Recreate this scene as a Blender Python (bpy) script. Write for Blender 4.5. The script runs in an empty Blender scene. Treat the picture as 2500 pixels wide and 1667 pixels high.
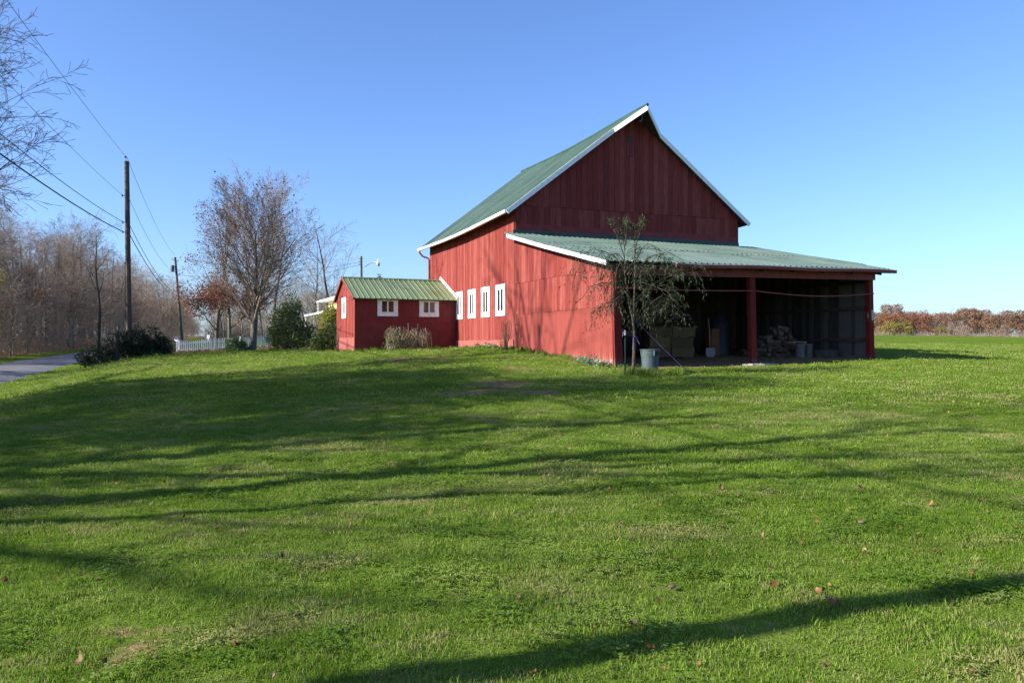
import bpy, math, random
import numpy as np
from mathutils import Vector, Matrix

scene = bpy.context.scene
COL = scene.collection
PI = math.pi
R = math.radians

# ------------------------------------------------------------------ camera
EYE = 1.6
F = 1907.0
HORIZON = 840.0
cam_data = bpy.data.cameras.new('camera')
cam = bpy.data.objects.new('camera', cam_data)
COL.objects.link(cam)
cam.location = (0, 0, EYE)
cam.rotation_euler = (R(90), 0, 0)
cam_data.sensor_width = 36.0
cam_data.lens = F / 2500 * 36
cam_data.shift_y = (HORIZON - 833.5) / 2500
cam_data.clip_start = 0.1
cam_data.clip_end = 9000
scene.camera = cam

# ------------------------------------------------------------------ light
SUN_EL = R(27.4)
SUN_DIR = Vector((-0.9336, -0.3584, 0))          # towards the sun, horizontal
world = bpy.data.worlds.new('World')
scene.world = world
world.use_nodes = True
wn = world.node_tree
wn.nodes.clear()
sky = wn.nodes.new('ShaderNodeTexSky')
sky.sky_type = 'NISHITA'
sky.sun_disc = False
sky.sun_elevation = SUN_EL
sky.sun_rotation = math.atan2(SUN_DIR.x, SUN_DIR.y)
sky.altitude = 200
sky.air_density = 1.0
sky.dust_density = 1.1
sky.ozone_density = 4.0
hs = wn.nodes.new('ShaderNodeMix')
hs.data_type = 'RGBA'
hs.blend_type = 'MULTIPLY'
hs.inputs[0].default_value = 1.0
hs.inputs[7].default_value = (0.91, 1.04, 1.32, 1)     # camera white balance leans blue
bg = wn.nodes.new('ShaderNodeBackground')
bg.inputs['Strength'].default_value = 0.08
wo = wn.nodes.new('ShaderNodeOutputWorld')
wn.links.new(sky.outputs['Color'], hs.inputs[6])
wn.links.new(hs.outputs[2], bg.inputs['Color'])
wn.links.new(bg.outputs['Background'], wo.inputs['Surface'])
sun_data = bpy.data.lights.new('sun', 'SUN')
sun = bpy.data.objects.new('sun', sun_data)
COL.objects.link(sun)
sun_data.energy = 5.0
sun_data.angle = R(0.53)
sun_data.color = (1.0, 0.94, 0.84)
to_sun = Vector((SUN_DIR.x * math.cos(SUN_EL), SUN_DIR.y * math.cos(SUN_EL), math.sin(SUN_EL)))
sun.rotation_euler = to_sun.to_track_quat('Z', 'Y').to_euler()
sun.location = (-60, -30, 60)
vs = scene.view_settings
scene.display_settings.display_device = 'sRGB'
vs.view_transform = 'Standard'
vs.look = 'None'
vs.gamma = 1.0
vs.exposure = 1.28
vs.use_curve_mapping = False
cy = scene.cycles
cy.max_bounces = 7
cy.diffuse_bounces = 4
cy.glossy_bounces = 3
cy.transmission_bounces = 5
cy.transparent_max_bounces = 8
cy.caustics_reflective = False
cy.caustics_refractive = False

# ------------------------------------------------------------------ helpers
def px(x, y, d):
    """world point seen at photo pixel (x, y) at depth d"""
    return Vector(((x - 1250) / F * d, d, EYE - (y - HORIZON) / F * d))


class MB:
    def __init__(self):
        self.v = []
        self.f = []
        self.mi = []

    def add(self, vs_, fs, mi=0):
        n = len(self.v)
        self.v.extend([tuple(p) for p in vs_])
        for q in fs:
            self.f.append(tuple(n + i for i in q))
            self.mi.append(mi)

    def hexa(self, p, mi=0):
        """8 points: bottom ring of 4 then top ring of 4"""
        self.add(p, [(3, 2, 1, 0), (4, 5, 6, 7), (0, 1, 5, 4), (1, 2, 6, 5), (2, 3, 7, 6), (3, 0, 4, 7)], mi)

    def box(self, x0, x1, y0, y1, z0, z1, mi=0):
        self.hexa([(x0, y0, z0), (x1, y0, z0), (x1, y1, z0), (x0, y1, z0),
                   (x0, y0, z1), (x1, y0, z1), (x1, y1, z1), (x0, y1, z1)], mi)

    def obox(self, c, ax, ay, az, mi=0):
        c, ax, ay, az = Vector(c), Vector(ax), Vector(ay), Vector(az)
        self.hexa([c - ax - ay - az, c + ax - ay - az, c + ax + ay - az, c - ax + ay - az,
                   c - ax - ay + az, c + ax - ay + az, c + ax + ay + az, c - ax + ay + az], mi)

    def beam(self, a, b, w, h, mi=0, up=(0, 0, 1)):
        a, b = Vector(a), Vector(b)
        d = (b - a).normalized()
        s = d.cross(Vector(up))
        if s.length < 1e-4:
            s = Vector((1, 0, 0))
        s.normalize()
        u = s.cross(d)
        self.obox((a + b) / 2, (b - a) / 2, s * w / 2, u * h / 2, mi)

    def tube(self, pts, rad, k=6, cap=True, mi=0):
        pts = [Vector(p) for p in pts]
        if not isinstance(rad, (list, tuple)):
            rad = [rad] * len(pts)
        vs_, fs = [], []
        prev = None
        for i, p in enumerate(pts):
            t = (pts[min(i + 1, len(pts) - 1)] - pts[max(i - 1, 0)])
            if t.length < 1e-9:
                t = Vector((0, 0, 1))
            t.normalize()
            if prev is None:
                a = t.cross(Vector((0.31, 0.95, 0.05)))
                if a.length < 0.05:
                    a = t.cross(Vector((1, 0, 0)))
            else:
                a = prev - t * prev.dot(t)
            a.normalize()
            prev = a
            b = t.cross(a)
            for j in range(k):
                an = 2 * PI * j / k
                vs_.append(p + (a * math.cos(an) + b * math.sin(an)) * rad[i])
        for i in range(len(pts) - 1):
            for j in range(k):
                fs.append((i * k + j, i * k + (j + 1) % k, (i + 1) * k + (j + 1) % k, (i + 1) * k + j))
        if cap:
            fs.append(tuple(range(k))[::-1])
            fs.append(tuple((len(pts) - 1) * k + j for j in range(k)))
        self.add(vs_, fs, mi)

    def lathe(self, prof, k=24, c=(0, 0, 0), mi=0, closed=False):
        vs_, fs = [], []
        for r, z in prof:
            for j in range(k):
                an = 2 * PI * j / k
                vs_.append((c[0] + r * math.cos(an), c[1] + r * math.sin(an), c[2] + z))
        n = len(prof)
        for i in range(n - 1 if not closed else n):
            for j in range(k):
                fs.append((i * k + j, i * k + (j + 1) % k, ((i + 1) % n) * k + (j + 1) % k, ((i + 1) % n) * k + j))
        self.add(vs_, fs, mi)

    def disc(self, c, r, k=16, z=0, mi=0):
        vs_ = [(c[0] + r * math.cos(2 * PI * j / k), c[1] + r * math.sin(2 * PI * j / k), z) for j in range(k)]
        self.add(vs_, [tuple(range(k))], mi)

    def build(self, name, mat, parent=None, smooth=False, loc=None, kind=None):
        me = bpy.data.meshes.new(name)
        me.from_pydata(self.v, [], self.f)
        mats = mat if isinstance(mat, (list, tuple)) else [mat]
        for m in mats:
            me.materials.append(m)
        if len(mats) > 1:
            me.polygons.foreach_set('material_index', self.mi)
        if smooth:
            me.polygons.foreach_set('use_smooth', [True] * len(me.polygons))
        me.update()
        return link(name, me, parent, loc, kind)


def link(name, me, parent=None, loc=None, kind=None):
    o = bpy.data.objects.new(name, me)
    COL.objects.link(o)
    if parent is not None:
        o.parent = parent
    if loc is not None:
        o.location = loc
    if kind:
        o['kind'] = kind
    return o


def tag(o, label, cat, group=None):
    o['label'] = label
    o['category'] = cat
    if group:
        o['group'] = group
    return o


def thing(name, label, cat, loc=(0, 0, 0), rz=0.0, group=None):
    o = bpy.data.objects.new(name, None)
    COL.objects.link(o)
    o.location = loc
    o.rotation_euler = (0, 0, rz)
    o.empty_display_size = 0.3
    return tag(o, label, cat, group)


def copy_tree(o, parent=None):
    c = o.copy()
    COL.objects.link(c)
    if parent is not None:
        c.parent = parent
    for ch in list(o.children):
        copy_tree(ch, c)
    return c


def fast_mesh(name, verts, faces, mat, n=4, smooth=False, mat_idx=None):
    """verts (N,3) array, faces (M,n) array"""
    verts = np.asarray(verts, dtype=np.float32)
    faces = np.asarray(faces, dtype=np.int32)
    me = bpy.data.meshes.new(name)
    me.vertices.add(len(verts))
    me.vertices.foreach_set('co', verts.ravel())
    m = len(faces)
    me.loops.add(m * n)
    me.loops.foreach_set('vertex_index', faces.ravel())
    me.polygons.add(m)
    me.polygons.foreach_set('loop_start', np.arange(0, m * n, n, dtype=np.int32))
    me.polygons.foreach_set('loop_total', np.full(m, n, dtype=np.int32))
    if smooth:
        me.polygons.foreach_set('use_smooth', np.ones(m, dtype=bool))
    mats = mat if isinstance(mat, (list, tuple)) else [mat]
    for q in mats:
        me.materials.append(q)
    if mat_idx is not None:
        me.polygons.foreach_set('material_index', np.asarray(mat_idx, dtype=np.int32))
    me.update(calc_edges=True)
    me.validate()
    return me


# ------------------------------------------------------------------ materials
def newmat(name):
    m = bpy.data.materials.new(name)
    m.use_nodes = True
    nt = m.node_tree
    nt.nodes.clear()
    return m, nt


class NT:
    """tiny node-graph helper"""
    def __init__(self, name):
        self.m, self.t = newmat(name)

    def n(self, typ, **kw):
        q = self.t.nodes.new(typ)
        for k, v in kw.items():
            setattr(q, k, v)
        return q

    def l(self, a, b):
        self.t.links.new(a, b)

    def coord(self, which='Object', scale=(1, 1, 1)):
        tc = self.n('ShaderNodeTexCoord')
        mp = self.n('ShaderNodeMapping')
        mp.inputs['Scale'].default_value = scale
        self.l(tc.outputs[which], mp.inputs['Vector'])
        return mp.outputs['Vector']

    def pos(self, scale=(1, 1, 1)):
        g = self.n('ShaderNodeNewGeometry')
        mp = self.n('ShaderNodeMapping')
        mp.inputs['Scale'].default_value = scale
        self.l(g.outputs['Position'], mp.inputs['Vector'])
        return mp.outputs['Vector']

    def noise(self, vec, scale=5, detail=4, rough=0.55, dist=0.0):
        q = self.n('ShaderNodeTexNoise')
        q.inputs['Scale'].default_value = scale
        q.inputs['Detail'].default_value = detail
        q.inputs['Roughness'].default_value = rough
        q.inputs['Distortion'].default_value = dist
        if vec is not None:
            self.l(vec, q.inputs['Vector'])
        return q.outputs['Fac']

    def ramp(self, fac, stops):
        q = self.n('ShaderNodeValToRGB')
        el = q.color_ramp.elements
        while len(el) > 1:
            el.remove(el[-1])
        el[0].position = stops[0][0]
        c = stops[0][1]
        el[0].color = (*c, 1) if len(c) == 3 else c
        for p, c in stops[1:]:
            e = el.new(p)
            e.color = (*c, 1)
        self.l(fac, q.inputs['Fac'])
        return q.outputs['Color']

    def mix(self, fac, a, b, mode='MIX'):
        q = self.n('ShaderNodeMix', data_type='RGBA', blend_type=mode)
        for s, v in ((q.inputs[0], fac), (q.inputs[6], a), (q.inputs[7], b)):
            if isinstance(v, (int, float)):
                s.default_value = v
            elif isinstance(v, (tuple, list)):
                s.default_value = (*v, 1)
            else:
                self.l(v, s)
        return q.outputs[2]

    def math(self, op, a, b=None, c=None, clamp=False):
        q = self.n('ShaderNodeMath', operation=op, use_clamp=clamp)
        for i, v in enumerate((a, b, c)):
            if v is None:
                continue
            if isinstance(v, (int, float)):
                q.inputs[i].default_value = v
            else:
                self.l(v, q.inputs[i])
        return q.outputs[0]

    def sstep(self, v, a, b):
        q = self.n('ShaderNodeMapRange', interpolation_type='SMOOTHSTEP')
        q.inputs['From Min'].default_value = a
        q.inputs['From Max'].default_value = b
        self.l(v, q.inputs['Value'])
        return q.outputs['Result']

    def rnd(self):
        return self.n('ShaderNodeObjectInfo').outputs['Random']

    def xyz(self, vec):
        s = self.n('ShaderNodeSeparateXYZ')
        self.l(vec, s.inputs[0])
        return s.outputs

    def bump(self, h, strength=0.3, dist=0.02):
        b = self.n('ShaderNodeBump')
        b.inputs['Strength'].default_value = strength
        b.inputs['Distance'].default_value = dist
        self.l(h, b.inputs['Height'])
        return b.outputs['Normal']

    def out(self, color, rough=0.8, normal=None, metallic=0.0, spec=0.3, translucent=None):
        p = self.n('ShaderNodeBsdfPrincipled')
        o = self.n('ShaderNodeOutputMaterial')
        if isinstance(color, (tuple, list)):
            p.inputs['Base Color'].default_value = (*color, 1)
        else:
            self.l(color, p.inputs['Base Color'])
        if isinstance(rough, (int, float)):
            p.inputs['Roughness'].default_value = rough
        else:
            self.l(rough, p.inputs['Roughness'])
        p.inputs['Metallic'].default_value = metallic
        p.inputs['Specular IOR Level'].default_value = spec
        if normal is not None:
            self.l(normal, p.inputs['Normal'])
        if translucent:
            tr = self.n('ShaderNodeBsdfTranslucent')
            if isinstance(color, (tuple, list)):
                tr.inputs['Color'].default_value = (*color, 1)
            else:
                self.l(color, tr.inputs['Color'])
            ms = self.n('ShaderNodeMixShader')
            ms.inputs[0].default_value = translucent
            self.l(p.outputs[0], ms.inputs[1])
            self.l(tr.outputs[0], ms.inputs[2])
            self.l(ms.outputs[0], o.inputs['Surface'])
        else:
            self.l(p.outputs[0], o.inputs['Surface'])
        return self.m


def board_paint(name, tones, worn, wear_top=0.5, wear_amt=0.6, streak=(9, 9, 0.55), rough=0.75, grain=0.25, per=0.45):
    """old paint on vertical boards: tone per board, vertical streaks, bare wood where it has worn off"""
    g = NT(name)
    co = g.coord('Object', (1, 1, 1))
    cs = g.coord('Object', streak)
    st = g.noise(cs, 2.2, 5, 0.6)
    fine = g.noise(g.coord('Object', (streak[0] * 5, streak[1] * 5, streak[2] * 2)), 2.5, 3)
    v = g.math('ADD', g.math('ADD', g.math('MULTIPLY', g.math('SUBTRACT', g.rnd(), .5), per), .16), g.math('MULTIPLY', st, 0.72))
    col = g.ramp(v, [(0.15, tones[0]), (0.5, tones[1]), (0.9, tones[2])])
    col = g.mix(g.math('MULTIPLY', g.sstep(fine, 0.50, 0.68), 0.6), col, tuple(c * .72 for c in tones[0]))
    z = g.xyz(co)[2]
    blot = g.noise(co, 1.3, 5, 0.65)
    # wear rises from the sill
    w = g.math('ADD', g.sstep(g.math('SUBTRACT', z, g.math('MULTIPLY', st, wear_top * 1.6)), 0.0, -wear_top),
               g.math('MULTIPLY', g.sstep(g.math('MULTIPLY', blot, st), 0.36, 0.5), 0.45))
    w = g.math('MULTIPLY', w, wear_amt, clamp=True)
    col = g.mix(w, col, worn)
    return g.out(col, rough, g.bump(g.math('ADD', st, fine), grain, 0.01), spec=0.04)


def plain(name, c0, c1, scale=6, rough=0.7, bump=0.15, per_obj=0.3, spec=0.3, metallic=0.0, stretch=(1, 1, 1), trans=None):
    g = NT(name)
    n_ = g.noise(g.coord('Object', stretch), scale, 5, 0.6)
    v = g.math('ADD', g.math('MULTIPLY', n_, 1.0), g.math('MULTIPLY', g.math('SUBTRACT', g.rnd(), 0.5), per_obj))
    col = g.ramp(v, [(0.3, c0), (0.7, c1)])
    return g.out(col, rough, g.bump(n_, bump, 0.02) if bump else None, spec=spec, metallic=metallic, translucent=trans)


M = {}
M['red'] = board_paint('red_paint', ((0.115, 0.019, 0.016), (0.21, 0.045, 0.038), (0.31, 0.096, 0.080)), (0.34, 0.24, 0.195), 0.35, 0.42, per=0.32)
M['red_sheet'] = board_paint('red_sheet_paint', ((0.15, 0.027, 0.022), (0.215, 0.050, 0.041), (0.275, 0.080, 0.066)), (0.36, 0.27, 0.23), 0.62, 0.65, (6, 6, 0.35), 0.7, 0.12, 0.10)
M['red_post'] = board_paint('red_post_paint', ((0.10, 0.016, 0.015), (0.14, 0.022, 0.020), (0.18, 0.03, 0.027)), (0.22, 0.19, 0.17), 0.5, 0.75)
M['red_block'] = plain('red_masonry_paint', (0.14, 0.016, 0.017), (0.20, 0.026, 0.025), 3, 0.7, 0.2, 0.15)
M['red_trim'] = plain('red_trim_paint', (0.15, 0.020, 0.020), (0.24, 0.035, 0.03), 5, 0.6, 0.15, 0.2, stretch=(1, 1, 0.4))
M['concrete_red'] = plain('painted_foundation', (0.22, 0.052, 0.043), (0.31, 0.095, 0.08), 4, 0.85, 0.3, 0.1)
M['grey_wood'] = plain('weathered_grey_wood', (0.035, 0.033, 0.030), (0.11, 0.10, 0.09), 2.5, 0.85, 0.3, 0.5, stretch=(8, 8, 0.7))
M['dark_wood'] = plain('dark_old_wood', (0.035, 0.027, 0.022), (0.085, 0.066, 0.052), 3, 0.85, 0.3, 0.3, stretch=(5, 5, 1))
M['white'] = plain('white_paint', (0.72, 0.71, 0.69), (0.86, 0.855, 0.84), 7, 0.55, 0.1, 0.1)
M['picket'] = plain('white_picket_paint', (0.62, 0.62, 0.62), (0.80, 0.80, 0.80), 7, 0.6, 0.1, 0.1)
M['gutter_white'] = plain('white_gutter_metal', (0.66, 0.64, 0.6), (0.83, 0.82, 0.8), 3, 0.45, 0.05, 0.1)
M['glass'] = plain('dark_window_glass', (0.012, 0.014, 0.017), (0.03, 0.032, 0.036), 2, 0.08, 0.0, 0.2, spec=0.6)


def roof_metal(name, c0, c1, c2, rough, scr=0.35):
    g = NT(name)
    co = g.coord('Object')
    a = g.noise(co, 0.7, 5, 0.6)
    b = g.noise(g.coord('Object', (0.8, 9, 2)), 3.0, 4)
    v = g.math('ADD', g.math('MULTIPLY', a, 0.8), g.math('ADD', g.math('MULTIPLY', b, 0.25), g.math('MULTIPLY', g.rnd(), 0.25)))
    col = g.ramp(v, [(0.4, c0), (0.65, c1), (0.95, c2)])
    sp = g.sstep(g.noise(co, 9, 3, 0.7), 0.66, 0.72)
    col = g.mix(g.math('MULTIPLY', sp, scr), col, (0.5, 0.5, 0.47))
    r = g.math('ADD', rough, g.math('MULTIPLY', a, 0.15))
    return g.out(col, r, g.bump(b, 0.06, 0.01), spec=0.4)


M['roof'] = roof_metal('green_barn_roof', (0.036, 0.068, 0.052), (0.055, 0.096, 0.074), (0.08, 0.125, 0.098), 0.45, 0.12)
M['roof_low'] = roof_metal('faded_green_shed_roof', (0.036, 0.066, 0.055), (0.056, 0.092, 0.078), (0.09, 0.125, 0.108), 0.5, 0.35)
M['roof_annex'] = roof_metal('sage_green_annex_roof', (0.100, 0.145, 0.068), (0.145, 0.19, 0.094), (0.185, 0.23, 0.12), 0.4, 0.0)
M['roof_trim'] = plain('green_roof_trim', (0.02, 0.06, 0.05), (0.035, 0.09, 0.07), 5, 0.5, 0.05, 0.1)
M['bark'] = plain('grey_brown_bark', (0.075, 0.062, 0.05), (0.18, 0.155, 0.13), 5, 0.9, 0.5, 0.3, stretch=(4, 4, 0.8))
M['bark_dark'] = plain('dark_bark', (0.032, 0.028, 0.024), (0.085, 0.072, 0.06), 5, 0.9, 0.5, 0.3, stretch=(4, 4, 0.8))
M['bark_light'] = plain('pale_bark', (0.15, 0.125, 0.10), (0.30, 0.26, 0.215), 5, 0.9, 0.4, 0.2, stretch=(4, 4, 0.8))
M['twig'] = plain('bare_twigs', (0.12, 0.085, 0.058), (0.25, 0.187, 0.138), 0.8, 0.9, 0, 0.5)
M['twig_pink'] = plain('pinkish_bare_twigs', (0.18, 0.128, 0.096), (0.32, 0.24, 0.187), 0.8, 0.9, 0, 0.5)
M['twig_grey'] = plain('grey_bare_twigs', (0.13, 0.103, 0.077), (0.28, 0.23, 0.18), 0.8, 0.9, 0, 0.5)
M['pole'] = plain('creosoted_pole', (0.055, 0.042, 0.036), (0.15, 0.12, 0.10), 3, 0.85, 0.3, 0.2, stretch=(6, 6, 0.6))
M['wire'] = plain('black_cable', (0.012, 0.012, 0.014), (0.02, 0.02, 0.022), 3, 0.6, 0, 0)
M['iron'] = plain('grey_iron', (0.10, 0.10, 0.105), (0.2, 0.2, 0.21), 6, 0.45, 0.1, 0.2, metallic=0.6)
M['plastic_grey'] = plain('grey_bin_plastic', (0.052, 0.071, 0.080), (0.07, 0.092, 0.102), 5, 0.5, 0.05, 0.05)
M['recess_shade'] = plain('recess_shade_plastic', (0.02, 0.025, 0.028), (0.03, 0.034, 0.036), 5, 0.7, 0, 0)
M['purple'] = plain('purple_twine', (0.09, 0.05, 0.19), (0.16, 0.10, 0.30), 30, 0.7, 0, 0)
M['green_stake'] = plain('green_steel_stake', (0.01, 0.035, 0.022), (0.018, 0.055, 0.035), 8, 0.5, 0, 0)
M['hay'] = plain('hay', (0.08, 0.05, 0.022), (0.19, 0.13, 0.058), 40, 0.95, 0.8, 0.3, stretch=(1, 0.25, 1))
M['log_bark'] = plain('firewood_bark', (0.06, 0.045, 0.035), (0.16, 0.125, 0.095), 12, 0.9, 0.5, 0.5)
M['log_end'] = plain('split_wood', (0.075, 0.052, 0.034), (0.145, 0.105, 0.07), 9, 0.85, 0.3, 0.5, stretch=(1, 1, 3))
M['stump'] = plain('grey_log', (0.06, 0.055, 0.048), (0.13, 0.12, 0.107), 7, 0.9, 0.3, 0.3)
M['tarp'] = plain('grey_blue_tarp', (0.012, 0.013, 0.015), (0.024, 0.026, 0.030), 3, 0.5, 0.3, 0.1)
M['orange'] = plain('orange_plastic', (0.13, 0.036, 0.010), (0.18, 0.055, 0.015), 6, 0.5, 0.05, 0.1)
M['handle_wood'] = plain('tool_handle', (0.30, 0.21, 0.11), (0.42, 0.31, 0.18), 9, 0.6, 0, 0.1)
M['yellow'] = plain('yellow_house_paint', (0.74, 0.62, 0.17), (0.82, 0.70, 0.24), 3, 0.7, 0.05, 0.1)
M['dirt'] = plain('packed_earth', (0.10, 0.072, 0.05), (0.20, 0.148, 0.105), 3, 0.95, 0.5, 0.1)
M['concrete'] = plain('pale_concrete', (0.28, 0.28, 0.27), (0.44, 0.43, 0.41), 6, 0.9, 0.4, 0.1)
M['vine'] = plain('dry_vine', (0.19, 0.14, 0.09), (0.40, 0.32, 0.22), 3, 0.9, 0, 0.5)
M['husk'] = plain('brown_husk', (0.09, 0.06, 0.045), (0.17, 0.12, 0.09), 30, 0.85, 0.2, 0.2)
M['cane'] = plain('reddish_bare_cane', (0.15, 0.075, 0.05), (0.27, 0.16, 0.11), 3, 0.9, 0, 0.5)
M['rope_red'] = plain('faded_red_pipe', (0.15, 0.032, 0.028), (0.22, 0.05, 0.042), 4, 0.5, 0, 0)


def leafmat(name, stops, rough=0.55, trans=0.35, scale=1.2, obj=0.25):
    g = NT(name)
    p = g.coord('Object')
    n1 = g.noise(p, scale, 3)
    n2 = g.noise(p, scale * 9, 2)
    v = g.math('ADD', g.math('ADD', g.math('MULTIPLY', n1, 0.55), g.math('MULTIPLY', n2, 0.5)), g.math('MULTIPLY', g.math('SUBTRACT', g.rnd(), 0.5), obj))
    k = len(stops)
    col = g.ramp(v, [(0.3 + 0.45 * i / max(k - 1, 1), c) for i, c in enumerate(stops)])
    return g.out(col, rough, spec=0.35, translucent=trans)


M['lf_green'] = leafmat('shrub_leaf', ((0.045, 0.075, 0.022), (0.085, 0.125, 0.034), (0.15, 0.185, 0.055)))
M['lf_dark'] = leafmat('dark_evergreen_leaf', ((0.012, 0.026, 0.016), (0.024, 0.045, 0.022), (0.05, 0.072, 0.026)))
M['lf_yew'] = leafmat('bright_shrub_leaf', ((0.03, 0.062, 0.02), (0.06, 0.11, 0.032), (0.10, 0.155, 0.055)))
M['lf_yellow'] = leafmat('yellow_green_leaf', ((0.12, 0.13, 0.02), (0.24, 0.235, 0.03), (0.34, 0.31, 0.045)), trans=0.45)
M['lf_oak'] = leafmat('russet_oak_leaf', ((0.11, 0.042, 0.028), (0.185, 0.078, 0.052), (0.26, 0.135, 0.095)), trans=0.3)
M['lf_rust'] = leafmat('rust_leaf', ((0.14, 0.080, 0.045), (0.215, 0.125, 0.070), (0.30, 0.19, 0.115)), trans=0.3)
M['lf_red'] = leafmat('red_orange_leaf', ((0.17, 0.062, 0.03), (0.25, 0.095, 0.042), (0.33, 0.15, 0.07)), trans=0.3)
M['lf_gold'] = leafmat('olive_gold_leaf', ((0.14, 0.12, 0.03), (0.23, 0.19, 0.045), (0.32, 0.245, 0.07)), trans=0.3)
M['lf_tan'] = leafmat('pinkish_tan_leaf', ((0.20, 0.14, 0.105), (0.28, 0.205, 0.155), (0.36, 0.275, 0.21)), trans=0.3)
M['lf_willow'] = leafmat('grey_green_willow_leaf', ((0.026, 0.040, 0.018), (0.055, 0.072, 0.026), (0.13, 0.135, 0.038)), trans=0.35, scale=2.5)
M['lf_mullein'] = leafmat('pale_grey_green_leaf', ((0.10, 0.16, 0.10), (0.16, 0.23, 0.145), (0.23, 0.30, 0.19)), trans=0.2, scale=4)
M['lf_weed'] = leafmat('weed_leaf', ((0.04, 0.09, 0.016), (0.075, 0.145, 0.024), (0.12, 0.19, 0.04)), trans=0.35, scale=4)
M['lf_dead'] = leafmat('dead_leaf', ((0.09, 0.035, 0.014), (0.18, 0.074, 0.026), (0.26, 0.135, 0.055)), trans=0.2, scale=6, obj=0.9)
M['lf_pale'] = leafmat('pale_dead_leaf', ((0.11, 0.06, 0.028), (0.20, 0.12, 0.058), (0.32, 0.21, 0.11)), trans=0.2, scale=6, obj=0.5)

# ------------------------------------------------------------------ terrain
CP = np.array([
    (0, 0, -1.6), (0, 4, -1.6), (-4, 6, -1.62), (5, 5, -1.6), (-3, 11, -1.42), (3, 12, -1.34), (10, 10, -1.55), (0, 17, -1.08),
    (3.1, 21.7, -.84), (3.0, 23.5, -.70), (7.9, 25.6, -.66), (12.7, 27.7, -.50), (.1, 30.2, -.20), (-4.2, 40, -.27), (5, 32, -.36),
    (10, 34.5, -.25), (-6.9, 34.4, -.36), (-8.5, 38, -.34), (-2.6, 35.5, -.26), (-15.9, 48, -.52), (-25.7, 60, -.74), (-18.7, 60, -.34),
    (-22.9, 42, -1.02), (-18.6, 42, -.62), (-13, 36, -.52), (-8, 27, -.70), (-14, 27, -1.0), (-9, 18, -1.25), (-18, 33, -1.05), (-6, 22, -.92),
    (20, 20, -1.0), (17, 30, -.55), (25, 38, -.50), (35, 45, -.42), (24, 55, -.05), (45, 95, .55), (20, 100, .6), (60, 60, -.25),
    (95, 155, 1.2), (85, 190, 2.3), (135, 300, 2.4), (195, 300, 1.5), (250, 300, 1.0), (0, 160, 1.2), (0, 300, 3.0), (-60, 90, .2), (-60, 160, .9),
    (-120, 300, 2.0), (-300, 300, 4), (400, 300, 1), (-200, 0, 0), (200, 0, -2), (0, -200, -2), (300, 900, 8), (-300, 900, 8), (800, 100, 0), (-800, 100, 4),
], dtype=float)


def _U(r2):
    return np.where(r2 > 1e-12, r2 * np.log(np.maximum(r2, 1e-12)), 0.0)


_n = len(CP)
_xy = CP[:, :2] / 50.0
_K = _U(((_xy[:, None, :] - _xy[None]) ** 2).sum(-1)) + np.eye(_n) * 0.0006
_P = np.hstack([np.ones((_n, 1)), _xy])
_A = np.zeros((_n + 3, _n + 3))
_A[:_n, :_n] = _K
_A[:_n, _n:] = _P
_A[_n:, :_n] = _P.T
_W = np.linalg.solve(_A, np.concatenate([CP[:, 2], np.zeros(3)]))

EDGE = np.array([(-2, -22, -2.0), (-8.2, 0, -1.95), (-15.5, 17.5, -1.88), (-22.3, 34, -1.74), (-27.3, 48, -1.28), (-34, 70, -.75), (-42, 100, -.25),
                 (-58, 150, .5), (-114, 300, 2.6), (-230, 600, 6.0)], dtype=float)   # right-hand edge of the road
ROAD_W = 4.7


def edge_query(X, Y):
    """signed distance right of the road's right edge, and the road height there"""
    best = np.full(X.shape, 1e9)
    zz = np.zeros(X.shape)
    sg = np.ones(X.shape)
    for a, b in zip(EDGE[:-1], EDGE[1:]):
        d = b[:2] - a[:2]
        L2 = d @ d
        t = np.clip(((X - a[0]) * d[0] + (Y - a[1]) * d[1]) / L2, 0, 1)
        dx, dy = X - (a[0] + t * d[0]), Y - (a[1] + t * d[1])
        r = np.hypot(dx, dy)
        s = np.where(d[0] * dy - d[1] * dx < 0, 1.0, -1.0)
        m = r < best
        best = np.where(m, r, best)
        zz = np.where(m, a[2] + t * (b[2] - a[2]), zz)
        sg = np.where(m, s, sg)
    return best * sg, zz


def smooth01(t):
    t = np.clip(t, 0, 1)
    return t * t * (3 - 2 * t)


def heights(X, Y):
    X = np.asarray(X, float)
    Y = np.asarray(Y, float)
    sh = X.shape
    x = np.clip(X.ravel(), -900, 900) / 50.0
    y = np.clip(Y.ravel(), -250, 1000) / 50.0
    z = np.zeros(x.shape)
    for i in range(0, len(x), 20000):
        r2 = (x[i:i + 20000, None] - _xy[None, :, 0]) ** 2 + (y[i:i + 20000, None] - _xy[None, :, 1]) ** 2
        z[i:i + 20000] = _U(r2) @ _W[:_n] + _W[_n] + _W[_n + 1] * x[i:i + 20000] + _W[_n + 2] * y[i:i + 20000]
    z = z.reshape(sh)
    z = np.clip(z, -3.0, 14.0)
    e, zr = edge_query(X, Y)
    inside = (e < 0.0) & (e > -ROAD_W)
    right = smooth01(e / 5.5)
    z2 = zr + (z - zr) * right
    left = smooth01((-e - ROAD_W) / 7.0)
    z3 = zr + (zr * 0 + np.maximum(z, zr) + 0.3 - zr) * left
    out = np.where(e >= 0, z2, np.where(inside, zr, z3))
    bumps = 0.018 * np.sin(X * 1.7 + 0.6 * np.sin(Y * .9)) * np.sin(Y * 1.3 + .5) + 0.012 * np.sin(X * 3.9 + Y * 2.7) + .01 * np.sin(X * .8 - Y * 4.1)
    out = out + np.where(inside, -0.07, bumps)
    return out + EYE


def gz(x, y):
    return float(heights(np.array([x]), np.array([y]))[0])


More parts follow.
